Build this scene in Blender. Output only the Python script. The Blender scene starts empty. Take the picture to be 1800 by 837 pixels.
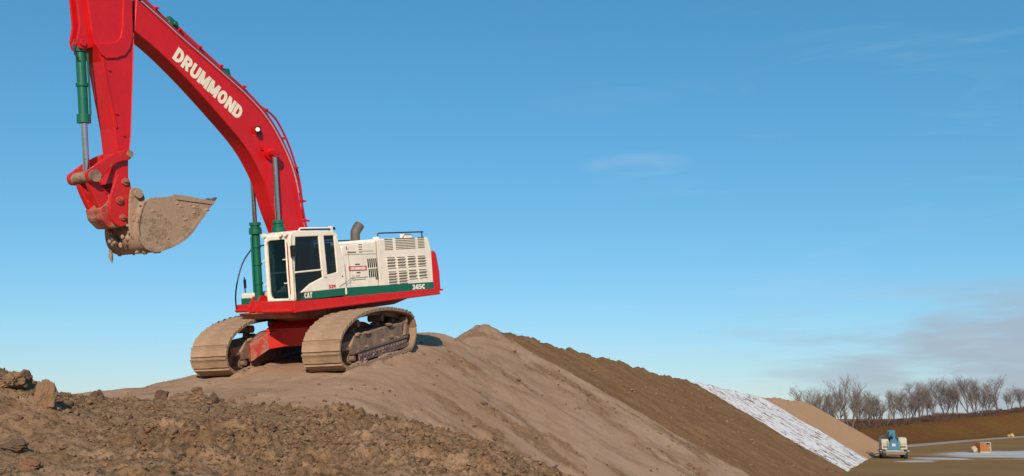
import bpy, math, random
import numpy as np
from mathutils import Vector, Matrix

# ------------------------------------------------------------------ scene, camera, sky, sun
scene = bpy.context.scene
C = scene.collection
random.seed(7)
RNG = np.random.RandomState(11)
EYE = 3.4                                   # camera height above the field
world = bpy.data.worlds.new("World"); scene.world = world; world.use_nodes = True
cam_d = bpy.data.cameras.new("camera"); cam = bpy.data.objects.new("camera", cam_d); C.objects.link(cam)
cam.location = (0, 0, EYE)
cam.rotation_euler = (math.radians(90 + 10.31), 0, 0)
cam_d.sensor_width = 36; cam_d.lens = 34.8; cam_d.clip_start = 0.1; cam_d.clip_end = 6000
scene.camera = cam
SUN_AZ = math.atan2(0.04, -1.0)           # direction towards the sun, clockwise from +Y
SUN_EL = math.radians(25)
sd = bpy.data.lights.new("sun", 'SUN'); sun = bpy.data.objects.new("sun", sd); C.objects.link(sun)
sd.energy = 5.0; sd.angle = math.radians(0.5); sd.color = (1.0, 0.88, 0.72)
tosun = Vector((math.sin(SUN_AZ) * math.cos(SUN_EL), math.cos(SUN_AZ) * math.cos(SUN_EL), math.sin(SUN_EL)))
sun.rotation_euler = tosun.to_track_quat('Z', 'Y').to_euler()
sun.location = (0, 0, 60)
scene.view_settings.view_transform = 'Standard'; scene.view_settings.look = 'None'
scene.view_settings.gamma = 1; scene.view_settings.use_curve_mapping = False
scene.view_settings.exposure = 0.0
scene.render.engine = 'CYCLES'

def build_sky():
    nt = world.node_tree; N = nt.nodes; L = nt.links; N.clear()
    out = N.new('ShaderNodeOutputWorld'); bg = N.new('ShaderNodeBackground'); bg.inputs[1].default_value = 0.135
    sky = N.new('ShaderNodeTexSky'); sky.sky_type = 'NISHITA'; sky.sun_disc = False
    sky.sun_elevation = SUN_EL; sky.sun_rotation = SUN_AZ; sky.dust_density = 0.2; sky.air_density = 1.0; sky.ozone_density = 3.0
    hs = N.new('ShaderNodeHueSaturation'); hs.inputs['Hue'].default_value = 0.488; hs.inputs['Saturation'].default_value = 1.15
    hs.inputs['Value'].default_value = 1.0
    # the camera's contrast curve on the blue of the sky, one power per channel
    L.new(sky.outputs[0], hs.inputs['Color'])
    tc = N.new('ShaderNodeTexCoord')
    sep = N.new('ShaderNodeSeparateXYZ'); L.new(tc.outputs['Generated'], sep.inputs[0])
    def math_(op, a, b=None, c=None):
        m = N.new('ShaderNodeMath'); m.operation = op
        for i, v in enumerate((a, b, c)):
            if v is None: continue
            if isinstance(v, (int, float)): m.inputs[i].default_value = v
            else: L.new(v, m.inputs[i])
        return m.outputs[0]
    def ramp(v, a, b):
        m = N.new('ShaderNodeMapRange'); m.interpolation_type = 'SMOOTHSTEP'
        L.new(v, m.inputs[0]); m.inputs[1].default_value = a; m.inputs[2].default_value = b
        return m.outputs[0]
    sc = N.new('ShaderNodeSeparateColor'); L.new(hs.outputs[0], sc.inputs[0]); cc = N.new('ShaderNodeCombineColor')
    for k_, (pw, kk) in enumerate(((0.90, 0.63), (0.70, 1.21), (0.69, 1.52))):
        L.new(math_('MULTIPLY', math_('POWER', sc.outputs[k_], pw), kk), cc.inputs[k_])
    az = math_('ARCTAN2', sep.outputs[0], sep.outputs[1])
    el = math_('ARCSINE', sep.outputs[2])
    # long low banks of grey cloud above the horizon on the right
    comb = N.new('ShaderNodeCombineXYZ')
    L.new(math_('MULTIPLY', az, 7.0), comb.inputs[0]); L.new(math_('MULTIPLY', el, 38.0), comb.inputs[1])
    n1 = N.new('ShaderNodeTexNoise'); n1.inputs['Scale'].default_value = 1.0; n1.inputs['Detail'].default_value = 7; n1.inputs['Roughness'].default_value = 0.52
    L.new(comb.outputs[0], n1.inputs['Vector'])
    band = math_('MULTIPLY', math_('SUBTRACT', 1.0, ramp(el, 0.075, 0.150)), ramp(az, 0.12, 0.42))
    bank = math_('ADD', n1.outputs['Fac'], math_('MULTIPLY', band, 0.30))
    f1 = math_('MULTIPLY', ramp(bank, 0.55, 0.85), band)
    mix = N.new('ShaderNodeMix'); mix.data_type = 'RGBA'; mix.inputs['B'].default_value = (2.85, 3.25, 3.85, 1)
    L.new(math_('MULTIPLY', f1, 0.8), mix.inputs['Factor']); L.new(cc.outputs[0], mix.inputs['A'])
    # thin high wisps
    comb2 = N.new('ShaderNodeCombineXYZ')
    L.new(math_('MULTIPLY', az, 3.0), comb2.inputs[0]); L.new(math_('MULTIPLY', el, 16.0), comb2.inputs[1])
    n2 = N.new('ShaderNodeTexNoise'); n2.inputs['Scale'].default_value = 1.6; n2.inputs['Detail'].default_value = 8; n2.inputs['Roughness'].default_value = 0.55
    n2.inputs['Distortion'].default_value = 0.6
    L.new(comb2.outputs[0], n2.inputs['Vector'])
    wis = math_('MULTIPLY', ramp(n2.outputs['Fac'], 0.50, 0.80), ramp(az, -0.1, 0.45))
    dx = math_('MULTIPLY', math_('SUBTRACT', az, 0.129), 17.0); dy = math_('MULTIPLY', math_('SUBTRACT', el, 0.252), 75.0)
    r2 = math_('ADD', math_('MULTIPLY', dx, dx), math_('MULTIPLY', dy, dy))
    spot = math_('MULTIPLY', math_('SUBTRACT', 1.0, ramp(r2, 0.0, 1.3)), ramp(n1.outputs['Fac'], 0.35, 0.7))
    wis = math_('ADD', math_('MULTIPLY', wis, 0.16), math_('MULTIPLY', spot, 0.30))
    mix2 = N.new('ShaderNodeMix'); mix2.data_type = 'RGBA'; mix2.inputs['B'].default_value = (4.6, 5.0, 5.8, 1)
    L.new(wis, mix2.inputs['Factor']); L.new(mix.outputs['Result'], mix2.inputs['A'])
    L.new(mix2.outputs['Result'], bg.inputs[0]); L.new(bg.outputs[0], out.inputs[0])
build_sky()

# ------------------------------------------------------------------ materials
def new_mat(name):
    m = bpy.data.materials.new(name); m.use_nodes = True
    nt = m.node_tree; nt.nodes.clear()
    out = nt.nodes.new('ShaderNodeOutputMaterial'); b = nt.nodes.new('ShaderNodeBsdfPrincipled')
    nt.links.new(b.outputs[0], out.inputs[0])
    return m, nt, b
def node(nt, t, **kw):
    n = nt.nodes.new(t)
    for k, v in kw.items():
        if k in n.inputs: 
            n.inputs[k].default_value = v
        else: setattr(n, k, v)
    return n
def noise(nt, vec, scale, detail=5, rough=0.6, dist=0):
    n = node(nt, 'ShaderNodeTexNoise'); n.inputs['Scale'].default_value = scale; n.inputs['Detail'].default_value = detail
    n.inputs['Roughness'].default_value = rough; n.inputs['Distortion'].default_value = dist
    if vec is not None: nt.links.new(vec, n.inputs['Vector'])
    return n.outputs['Fac']
def mrange(nt, v, a, b, c=0., d=1.):
    m = node(nt, 'ShaderNodeMapRange'); m.interpolation_type = 'SMOOTHSTEP'; nt.links.new(v, m.inputs[0])
    m.inputs[1].default_value = a; m.inputs[2].default_value = b; m.inputs[3].default_value = c; m.inputs[4].default_value = d
    return m.outputs[0]
def mth(nt, op, a, b=0.):
    m = node(nt, 'ShaderNodeMath'); m.operation = op
    for i, v in enumerate((a, b)):
        if isinstance(v, (int, float)): m.inputs[i].default_value = v
        else: nt.links.new(v, m.inputs[i])
    return m.outputs[0]
def mixc(nt, f, a, b):
    m = node(nt, 'ShaderNodeMix'); m.data_type = 'RGBA'
    for k, v in (('Factor', f), ('A', a), ('B', b)):
        if isinstance(v, (int, float)): m.inputs[k].default_value = v
        elif isinstance(v, tuple): m.inputs[k].default_value = (*v, 1)
        else: nt.links.new(v, m.inputs[k])
    return m.outputs['Result']
def bump(nt, b, h, dist, strength=1.):
    n = node(nt, 'ShaderNodeBump'); n.inputs['Distance'].default_value = dist; n.inputs['Strength'].default_value = strength
    nt.links.new(h, n.inputs['Height']); nt.links.new(n.outputs[0], b.inputs['Normal'])
DUST = (0.30, 0.20, 0.125)
def paint(name, col, rough=0.38, dirt=0.3, dscale=1.6, metal=0., dustcol=DUST, low=None, coat=0.):
    """painted steel: dust and mud splashes as blotches; low = height below which mud grows"""
    m, nt, b = new_mat(name)
    tc = node(nt, 'ShaderNodeTexCoord'); P = tc.outputs['Object']
    n1 = noise(nt, P, dscale, 8, 0.65, 0.4); n2 = noise(nt, P, dscale * 9, 5, 0.6)
    v = mth(nt, 'ADD', mth(nt, 'MULTIPLY', n1, 0.7), mth(nt, 'MULTIPLY', n2, 0.3))
    f = mrange(nt, v, 0.66 - 0.30 * dirt, 0.80 - 0.26 * dirt)
    f = mth(nt, 'MULTIPLY', f, min(1, 0.25 + dirt))
    c = mixc(nt, mrange(nt, n1, 0.3, 0.7), tuple(x * 0.90 for x in col), tuple(min(1, x * 1.06) for x in col))
    c = mixc(nt, f, c, dustcol)
    nt.links.new(c, b.inputs['Base Color'])
    nt.links.new(mth(nt, 'ADD', mth(nt, 'MULTIPLY', f, 0.45), mth(nt, 'ADD', mth(nt, 'MULTIPLY', n2, 0.15), rough - 0.07)), b.inputs['Roughness'])
    b.inputs['Metallic'].default_value = metal
    if coat: b.inputs['Coat Weight'].default_value = coat
    bump(nt, b, mth(nt, 'ADD', n1, mth(nt, 'MULTIPLY', f, n2)), 0.004 + 0.02 * dirt, 0.5)
    return m
M = {}
M['red'] = paint('red_paint', (0.56, 0.007, 0.010), 0.36, 0.20, 2.2, dustcol=(0.36, 0.05, 0.04))
M['reddirty'] = paint('red_paint_muddy', (0.52, 0.012, 0.012), 0.45, 0.42, 2.4)
M['redarm'] = paint('red_arm_paint', (0.56, 0.02, 0.012), 0.45, 0.30, 2.2)
M['redmud'] = paint('red_paint_caked', (0.40, 0.03, 0.022), 0.5, 0.78, 2.4)
M['redframe'] = paint('red_frame_paint', (0.54, 0.012, 0.010), 0.42, 0.22, 2.5, dustcol=(0.30, 0.10, 0.06))
M['cream'] = paint('cream_paint', (0.80, 0.715, 0.59), 0.42, 0.22, 2.4, dustcol=(0.55, 0.45, 0.33))
M['green'] = paint('green_paint', (0.004, 0.115, 0.065), 0.38, 0.12)
M['letter'] = paint('cream_lettering', (0.78, 0.70, 0.55), 0.5, 0.0)
M['whitelet'] = paint('white_lettering', (0.8, 0.78, 0.72), 0.5, 0.0)
M['redlet'] = paint('red_lettering', (0.5, 0.02, 0.02), 0.5, 0.0)
M['black'] = paint('black_plastic', (0.012, 0.012, 0.013), 0.5, 0.0)
M['dark'] = paint('dark_interior', (0.02, 0.019, 0.018), 0.7, 0.2)
M['slot'] = paint('grille_recess', (0.16, 0.125, 0.09), 0.8, 0.2)
M['chrome'] = paint('chrome_rod', (0.62, 0.62, 0.62), 0.16, 0.02, metal=1.0)
M['steel'] = paint('worn_steel', (0.16, 0.13, 0.11), 0.5, 0.5, metal=0.5)
M['hose'] = paint('rubber_hose', (0.035, 0.03, 0.035), 0.5, 0.15)
M['pipe'] = paint('red_pipe', (0.42, 0.012, 0.03), 0.3, 0.03)
M['galv'] = paint('pale_pipe', (0.55, 0.45, 0.50), 0.3, 0.05, metal=0.3)
M['navy'] = paint('dark_blue_rail', (0.02, 0.018, 0.07), 0.45, 0.05)
M['rust'] = paint('rusty_exhaust', (0.12, 0.10, 0.09), 0.65, 0.35, 8, metal=0.3)
M['lamp'] = paint('lamp_lens', (0.75, 0.72, 0.66), 0.15, 0.0)
M['shoe'] = paint('muddy_track_shoe', (0.27, 0.170, 0.105), 0.85, 0.75, 1.3, dustcol=(0.34, 0.220, 0.138))
M['mudframe'] = paint('muddy_steel', (0.19, 0.11, 0.085), 0.8, 0.85, 2.6, dustcol=(0.30, 0.19, 0.12))
M['bucket'] = paint('dusty_bucket', (0.36, 0.235, 0.16), 0.9, 0.62, 2.6, dustcol=(0.155, 0.105, 0.062))
M['liftblue'] = paint('blue_paint', (0.02, 0.13, 0.21), 0.4, 0.2)
M['liftcream'] = paint('pale_cream_paint', (0.40, 0.38, 0.30), 0.5, 0.4)
M['orange'] = paint('orange_brick', (0.40, 0.135, 0.035), 0.85, 0.6, 5, dustcol=(0.33, 0.20, 0.10))
M['wood'] = paint('pale_wood', (0.42, 0.31, 0.19), 0.8, 0.2)
M['wrap'] = paint('white_wrap', (0.48, 0.45, 0.40), 0.4, 0.1)
M['straw'] = paint('straw', (0.42, 0.29, 0.12), 0.9, 0.1)
M['rubber'] = paint('tyre_rubber', (0.02, 0.02, 0.02), 0.8, 0.3)

def glass_mat(name, tint, trans=0.55):
    m, nt, b = new_mat(name)
    b.inputs['Base Color'].default_value = (*tint, 1); b.inputs['Roughness'].default_value = 0.04
    b.inputs['IOR'].default_value = 1.5
    tr = node(nt, 'ShaderNodeBsdfTransparent'); tr.inputs[0].default_value = (0.55, 0.68, 0.72, 1)
    mx = node(nt, 'ShaderNodeMixShader'); mx.inputs[0].default_value = 1 - trans
    nt.links.new(tr.outputs[0], mx.inputs[1]); nt.links.new(b.outputs[0], mx.inputs[2])
    out = [n for n in nt.nodes if n.type == 'OUTPUT_MATERIAL'][0]
    nt.links.new(mx.outputs[0], out.inputs[0])
    return m
M['glass'] = glass_mat('tinted_glass', (0.012, 0.02, 0.022), 0.5)
M['glassf'] = glass_mat('windscreen_glass', (0.01, 0.04, 0.055), 0.72)

# ------------------------------------------------------------------ object helpers
def link(name, me, mat, parent=None, smooth=False):
    o = bpy.data.objects.new(name, me); C.objects.link(o)
    if mat is not None: me.materials.append(mat)
    if parent: o.parent = parent
    if smooth:
        for p in me.polygons: p.use_smooth = True
    return o
def tag(o, label=None, cat=None, group=None, kind=None):
    if label: o['label'] = label
    if cat: o['category'] = cat
    if group: o['group'] = group
    if kind: o['kind'] = kind
    return o
def empty(name, loc=(0, 0, 0), rz=0):
    o = bpy.data.objects.new(name, None); C.objects.link(o); o.location = loc; o.rotation_euler = (0, 0, rz); o.empty_display_size = 0.3
    return o
class MB:
    def __init__(s): s.v = []; s.f = []
    def add(s, vs, fs):
        k = len(s.v); s.v += [tuple(map(float, a)) for a in vs]; s.f += [tuple(i + k for i in f) for f in fs]; return s
    def box(s, x0, x1, y0, y1, z0, z1):
        return s.add([(x, y, z) for x in (x0, x1) for y in (y0, y1) for z in (z0, z1)],
                     [(0, 1, 3, 2), (4, 6, 7, 5), (0, 4, 5, 1), (2, 3, 7, 6), (0, 2, 6, 4), (1, 5, 7, 3)])
    def prism(s, pts, y0, y1):
        """outline in x,z pushed from y0 to y1"""
        n = len(pts); vs = [(x, y0, z) for x, z in pts] + [(x, y1, z) for x, z in pts]
        a = sum(pts[i][0] * pts[(i + 1) % n][1] - pts[(i + 1) % n][0] * pts[i][1] for i in range(n))
        fs = [tuple(range(n)), tuple(range(2 * n - 1, n - 1, -1))]
        for i in range(n):
            j = (i + 1) % n; fs.append((i, i + n, j + n, j))
        if a < 0: fs = [f[::-1] for f in fs]
        return s.add(vs, fs)
    def prismx(s, pts, x0, x1):
        n = len(pts); vs = [(x0, y, z) for y, z in pts] + [(x1, y, z) for y, z in pts]
        a = sum(pts[i][0] * pts[(i + 1) % n][1] - pts[(i + 1) % n][0] * pts[i][1] for i in range(n))
        fs = [tuple(range(n))[::-1], tuple(range(n, 2 * n))]
        for i in range(n):
            j = (i + 1) % n; fs.append((i, j, j + n, i + n))
        if a < 0: fs = [f[::-1] for f in fs]
        return s.add(vs, fs)
    def tube(s, pts, r, n=10, caps=True):
        pts = [Vector(p) for p in pts]; rs = r if isinstance(r, (list, tuple)) else [r] * len(pts)
        k = len(s.v); up = None
        for i, p in enumerate(pts):
            a = pts[max(0, i - 1)]; b = pts[min(len(pts) - 1, i + 1)]
            t = (b - a).normalized()
            if up is None: up = Vector((0, 0, 1)) if abs(t.z) < 0.9 else Vector((1, 0, 0))
            u = t.cross(up).normalized(); w = u.cross(t); up = w
            for j in range(n):
                th = 2 * math.pi * j / n; q = p + (u * math.cos(th) + w * math.sin(th)) * rs[i]; s.v.append(tuple(q))
        for i in range(len(pts) - 1):
            for j in range(n):
                a = k + i * n + j; b = k + i * n + (j + 1) % n; s.f.append((a, b, b + n, a + n))
        if caps:
            s.f.append(tuple(k + j for j in range(n))[::-1]); e = k + (len(pts) - 1) * n; s.f.append(tuple(e + j for j in range(n)))
        return s
    def cyl(s, a, b, r, n=20): return s.tube([a, b], r, n)
    def build(s, name, mat, parent=None, smooth=None, bevel=0, seg=2):
        me = bpy.data.meshes.new(name); me.from_pydata(s.v, [], s.f); me.update()
        o = link(name, me, mat, parent)
        if smooth is not None:
            me.polygons.foreach_set('use_smooth', [True] * len(me.polygons))
            try: me.set_sharp_from_angle(angle=math.radians(smooth))
            except Exception: pass
        if bevel:
            b = o.modifiers.new('bevel', 'BEVEL'); b.width = bevel; b.segments = seg; b.limit_method = 'ANGLE'; b.angle_limit = math.radians(35)
        return o
def copy_tree(o, parent=None):
    c = o.copy(); C.objects.link(c); c.parent = parent
    for ch in list(o.children): copy_tree(ch, c)
    return c
def catmull(pts, n=6, closed=False):
    out = []; m = len(pts); P = [np.array(p, float) for p in pts]
    rng = range(m) if closed else range(m - 1)
    for i in rng:
        p0 = P[(i - 1) % m] if closed or i > 0 else P[0]; p1 = P[i]; p2 = P[(i + 1) % m]
        p3 = P[(i + 2) % m] if closed or i + 2 < m else P[-1]
        for k in range(n):
            t = k / n
            out.append(tuple(0.5 * (2 * p1 + (p2 - p0) * t + (2 * p0 - 5 * p1 + 4 * p2 - p3) * t * t + (3 * p1 - p0 - 3 * p2 + p3) * t ** 3)))
    if not closed: out.append(tuple(P[-1]))
    return out
def arc(cx, cy, rx, ry, a0, a1, n=8):
    return [(cx + rx * math.cos(math.radians(a0 + (a1 - a0) * k / n)), cy + ry * math.sin(math.radians(a0 + (a1 - a0) * k / n))) for k in range(n + 1)]
# block capitals: width of the letter, then centre lines of its strokes; caps are 1 high, strokes 0.24 wide
T_ = 0.12
GLYPH = {
 'D': (0.74, [[(T_, 0.0), (T_, 1.0)], [(T_, 0.88), (0.30, 0.88)] + arc(0.30, 0.5, 0.32, 0.38, 90, -90, 10) + [(T_, 0.12)]]),
 'O': (0.78, [arc(0.39, 0.5, 0.27, 0.385, 90, 450, 20)]),
 'R': (0.74, [[(T_, 0.0), (T_, 1.0)], [(T_, 0.88), (0.36, 0.88)] + arc(0.36, 0.67, 0.24, 0.21, 90, -90, 8) + [(T_, 0.46)], [(0.36, 0.46), (0.60, 0.0)]]),
 'U': (0.74, [[(T_, 1.0), (T_, 0.36)] + arc(0.37, 0.36, 0.25, 0.25, 180, 360, 10) + [(0.62, 1.0)]]),
 'M': (0.92, [[(T_, 0.0), (T_, 1.0)], [(0.80, 0.0), (0.80, 1.0)], [(0.15, 1.0), (0.46, 0.10)], [(0.77, 1.0), (0.46, 0.10)]]),
 'N': (0.76, [[(T_, 0.0), (T_, 1.0)], [(0.64, 0.0), (0.64, 1.0)], [(0.14, 0.96), (0.62, 0.04)]]),
 'C': (0.70, [arc(0.38, 0.5, 0.26, 0.38, 40, 320, 14)]),
 'A': (0.76, [[(0.10, 0.0), (0.38, 1.0)], [(0.66, 0.0), (0.38, 1.0)], [(0.2, 0.28), (0.56, 0.28)]]),
 'T': (0.66, [[(0.0, 0.88), (0.66, 0.88)], [(0.33, 0.0), (0.33, 0.9)]]),
 'L': (0.56, [[(T_, 1.0), (T_, 0.12), (0.56, 0.12)]]),
 '3': (0.62, [arc(0.28, 0.70, 0.22, 0.18, 150, -90, 8) + arc(0.28, 0.30, 0.24, 0.19, 90, -150, 8)]),
 '4': (0.64, [[(0.46, 0.0), (0.46, 1.0)], [(0.42, 0.96), (0.08, 0.34)], [(0.02, 0.28), (0.64, 0.28)]]),
 '5': (0.62, [[(0.54, 0.88), (0.14, 0.88), (0.12, 0.56), (0.30, 0.58)] + arc(0.28, 0.34, 0.24, 0.23, 80, -150, 8)]),
 '2': (0.62, [arc(0.30, 0.68, 0.21, 0.20, 160, -30, 8) + [(0.10, 0.12), (0.6, 0.12)]]),
 '9': (0.62, [arc(0.30, 0.68, 0.20, 0.20, 0, 360, 14), [(0.50, 0.66), (0.44, 0.3), (0.22, 0.04)]]),
}
def text_part(name, s, parent, mat, start, end, up_h, Y, weight=1.0, depth=0.006):
    """block letters standing 6 mm proud of a side wall; the baseline runs from start to end (x, z)"""
    gap = 0.09; W = sum(GLYPH[c][0] for c in s) + gap * (len(s) - 1)
    d = np.array([end[0] - start[0], end[1] - start[1]]); Ln = np.linalg.norm(d); d = d / Ln
    upv = np.array([d[1], -d[0]])
    if upv[1] < 0: upv = -upv
    sx = Ln / W; mb = MB(); x0 = 0.0; layer = 0
    for c in s:
        w, strokes = GLYPH[c]
        for line in strokes:
            n = len(line); layer += 1; h = 0.12 * weight; vs = []
            closed = math.hypot(line[0][0] - line[-1][0], line[0][1] - line[-1][1]) < 1e-6
            for i, (px, py) in enumerate(line):
                a = line[i - 1] if i > 0 else (line[-2] if closed else line[0]); b_ = line[i + 1] if i < n - 1 else (line[1] if closed else line[-1])
                tx, ty = b_[0] - a[0], b_[1] - a[1]; l = math.hypot(tx, ty) or 1; nx, ny = -ty / l * h, tx / l * h
                for sg in (1, -1):
                    gx, gy = x0 + px + sg * nx, min(1.0, max(0.0, py + sg * ny)) ; P2 = np.array(start) + d * gx * sx + upv * gy * up_h
                    for yy in (Y, Y + depth + 0.0006 * (layer % 4)): vs.append((P2[0], yy, P2[1]))
            fs = []
            for i in range(n - 1):
                a = i * 4; b_ = a + 4
                fs += [(a + 1, a + 3, b_ + 3, b_ + 1), (a, a + 1, b_ + 1, b_), (a + 2, b_ + 2, b_ + 3, a + 3)]
            if not closed: fs += [(0, 2, 3, 1), ((n - 1) * 4, (n - 1) * 4 + 1, (n - 1) * 4 + 3, (n - 1) * 4 + 2)]
            mb.add(vs, fs)
        x0 += w + gap
    return mb.build(name, mat, parent)

# ------------------------------------------------------------------ terrain (numpy height field)
def vnoise(x, y, seed=0):
    r = np.random.RandomState(seed); T = r.rand(256, 256)
    xi = np.floor(x).astype(int); yi = np.floor(y).astype(int); fx = x - xi; fy = y - yi
    fx = fx * fx * fx * (fx * (fx * 6 - 15) + 10); fy = fy * fy * fy * (fy * (fy * 6 - 15) + 10)
    g = lambda a, b: T[a % 256, b % 256]
    return (g(xi, yi) * (1 - fx) + g(xi + 1, yi) * fx) * (1 - fy) + (g(xi, yi + 1) * (1 - fx) + g(xi + 1, yi + 1) * fx) * fy - 0.5
def fbm(x, y, s, oct=4, seed=0, g=0.5):
    o = 0; a = 1
    for i in range(oct): o = o + a * vnoise(x * s + 7.3 * i, y * s - 3.1 * i, seed + i); a *= g; s *= 2.03
    return o
def lumps(x, y, s, seed, fill=1.0):
    """round-topped clods: height of the highest lump over a point, in cell units"""
    r = np.random.RandomState(seed); J = r.rand(256, 256, 4)
    X = x * s; Y = y * s; xi = np.floor(X).astype(int); yi = np.floor(Y).astype(int); out = np.zeros_like(X)
    for i in (-1, 0, 1):
        for j in (-1, 0, 1):
            c = J[(xi + i) % 256, (yi + j) % 256]
            dx = X - (xi + i + 0.15 + 0.7 * c[..., 0]); dy = Y - (yi + j + 0.15 + 0.7 * c[..., 1])
            rad = (0.18 + 0.50 * c[..., 2] ** 2) * (c[..., 3] < fill)
            h = np.sqrt(np.maximum(0, rad * rad - dx * dx - dy * dy))
            out = np.maximum(out, h)
    return out
def sstep(v, a, b): t = np.clip((v - a) / (b - a), 0, 1); return t * t * (3 - 2 * t)
def smin(a, b, k): h = np.clip(0.5 + 0.5 * (b - a) / k, 0, 1); return b * (1 - h) + a * h - k * h * (1 - h)
def smax(a, b, k): return -smin(-a, -b, k)
P0 = np.array([-1.18, 41.0]); UC = np.array([0.432, 0.902]); RC = np.array([0.902, -0.432]); S_END = 78.6
def crest_h(s): return np.where(s < 0, 3.80 - 0.0415 * s, np.interp(s, [0, 31, 52, 78.6], [3.80, 2.58, 2.0, 1.75]))
TRK = (-5.26, 26.66, -0.257, -0.966)   # centre of the undercarriage and the way it faces
def terrain(x, y, detail=True):
    """heights relative to the eye; returns z and masks"""
    s = (x - P0[0]) * UC[0] + (y - P0[1]) * UC[1]; q = (x - P0[0]) * RC[0] + (y - P0[1]) * RC[1]
    over = np.maximum(0, s - S_END)
    right = crest_h(np.clip(s, -60, S_END)) - 0.60 * np.sign(q) * np.abs(q)
    dist = np.sqrt(q * q + over * over)
    left = np.where(s < 0, 3.80 + 0.30 * s, crest_h(np.minimum(s, S_END))) - np.where(s < 3, 0.42, 0.58) * np.maximum(0, -q)
    cone = crest_h(S_END) - 0.58 * dist
    T = -2.8129 + 0.0709 * x + 0.1747 * y
    dA = np.hypot(np.maximum(0, -8.3 - x + 0.25 * (y - 26)), np.maximum(0, y - 34.2)); dB = np.maximum(0, y - 24.4 - 0.05 * x)
    dd = np.minimum(dA, dB)
    Tp = T - 0.5 * dd
    tan = np.maximum(Tp, left)
    face = np.where(s > S_END, np.minimum(cone, right), right)
    pile = smin(face, tan, 0.45 + 0 * x)
    # rough berm in the foreground
    Hc = np.interp(x, [-30, -12, -7, -6.4, -4.5, -2.7, -1.1, -0.24, 0.8, 2, 4.5], [0.0, 0.25, 0.37, 0.34, 0.22, 0.13, -0.07, -0.33, -0.84, -1.8, -3.6])
    Hc = Hc + 0.05 * fbm(x, y * 0 + 3.3, 1.3, 3, 5)
    yc = 14.0 + 0.8 * fbm(x, y * 0, 0.5, 2, 9)
    berm = Hc - 0.13 * np.clip(yc - y, 0, 9.5) - 0.42 * np.maximum(0, y - yc) - 0.1 * np.clip(-y, 0, 50)
    # heap at the left edge
    hd = np.hypot((x + 6.3) / 1.15, (y - 11.3) / 1.1)
    berm = berm + 0.54 * np.exp(-hd ** 2.6) 
    rough = sstep(berm - pile + 0.16 * fbm(x, y, 1.6, 4, 44), -0.10, 0.12)
    z = smax(pile, berm, 0.15)
    z = np.maximum(z, -EYE - 0.4)
    wn = fbm(x, y, 0.09, 3, 31)
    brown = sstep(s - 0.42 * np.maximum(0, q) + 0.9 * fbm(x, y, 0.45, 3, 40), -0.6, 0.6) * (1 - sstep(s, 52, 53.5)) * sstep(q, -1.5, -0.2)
    snow = sstep(s + 1.1 * fbm(q * 0.4, s, 1.2, 3, 50), 31.2, 31.9) * (1 - sstep(s + 1.6 * fbm(q * 0.25, s, 0.9, 3, 51), 53.0, 53.8)) 
    sand = sstep(s, 53.0, 53.8)
    patch = fbm(s * 0.55 - q * 0.10, q * 0.26, 1.0, 4, 61, 0.6) + 0.5 * fbm(x, y, 1.7, 4, 62, 0.6)
    streak = sstep(patch + 0.10 * sstep(y, 8, 20) * (1 - sstep(s, 0, 2)) * sstep(q, -14, -3), 0.16, 0.50) * (1 - rough) * sstep(x, -2.9, -1.2)
    # ground pressed down under the tracks, with soil squeezed up along their edges
    ux = (x - TRK[0]) * TRK[2] + (y - TRK[1]) * TRK[3]; uy = -(x - TRK[0]) * TRK[3] + (y - TRK[1]) * TRK[2]
    ins = sstep(2.9 - np.abs(ux), 0, 0.35); e = np.abs(np.abs(uy) - 1.489) - 0.487
    squeeze = ins * np.exp(-((e - 0.07) / 0.09) ** 2); press = ins * sstep(-e, -0.02, 0.05)
    # print of the tracks behind and in front of the machine
    runs = sstep(8.5 - np.abs(ux), 0, 1.0) * sstep(-e, -0.05, 0.03) * (1 - rough)
    if detail:
        near = np.exp(-np.maximum(0, y - 10) / 60)
        # broad, smooth undulation and down-slope runs
        z = z + 0.10 * fbm(x, y, 0.35, 3, 21) * (1 - rough) * sstep(q, -14, -2) * (1 - brown * .4)
        z = z + 0.02 * fbm(x, y, 2.0, 4, 22) * (1 - rough * .5)
        z = z + 0.05 * brown * fbm(s * 1.5, q * 0.35, 1.0, 4, 23) + 0.035 * brown * fbm(x, y, 3.1, 3, 24)
        cre = np.exp(-(q / 1.1) ** 2) * sstep(s, -3.5, -1)
        z = z + cre * (0.22 * fbm(x, y, 0.8, 4, 25, 0.6) + 0.12 * lumps(x, y, 2.6, 26) + 0.07 * lumps(x, y, 6.0, 46) + 0.05 * np.exp(-((s + 0.1) / 0.8) ** 2))
        cl = rough * (0.35 + 0.65 * sstep(fbm(x, y, 0.55, 3, 30), -0.25, 0.2))
        z = z + cl * (0.11 * fbm(x, y, 1.1, 3, 27) + 0.40 / 2.2 * lumps(x, y, 2.2, 28, 0.55) + 0.42 / 6 * lumps(x, y, 6, 29, 0.5) + 0.5 / 15 * lumps(x, y, 15, 33, 0.6) + 0.5 / 34 * lumps(x, y, 34, 34, 0.7)
                      + 0.12 * (0.25 - np.abs(fbm(x, y, 4.5, 5, 35, 0.62))) + 0.065 * fbm(x, y, 13, 4, 37, 0.72))
        z = z + squeeze * (0.075 + 0.08 * fbm(x, y, 3.0, 4, 70, 0.65)) + 0.0 * press
        z = z - runs * (0.018 + 0.016 * np.sin(ux * 2 * math.pi / 0.30)) * (0.6 + 0.8 * fbm(x, y, 0.8, 3, 71))
        st2 = streak * (1 - 0.6 * brown) * (1 - snow) * (1 - sand)
        z = z + st2 * (0.7 / 5 * lumps(x, y, 5, 36, 0.6) + 0.7 / 12 * lumps(x, y, 12, 37, 0.6) + 0.10 * fbm(x, y, 1.8, 4, 39, 0.6)) * sstep(x * .8 + y, 12, 16)
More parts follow.
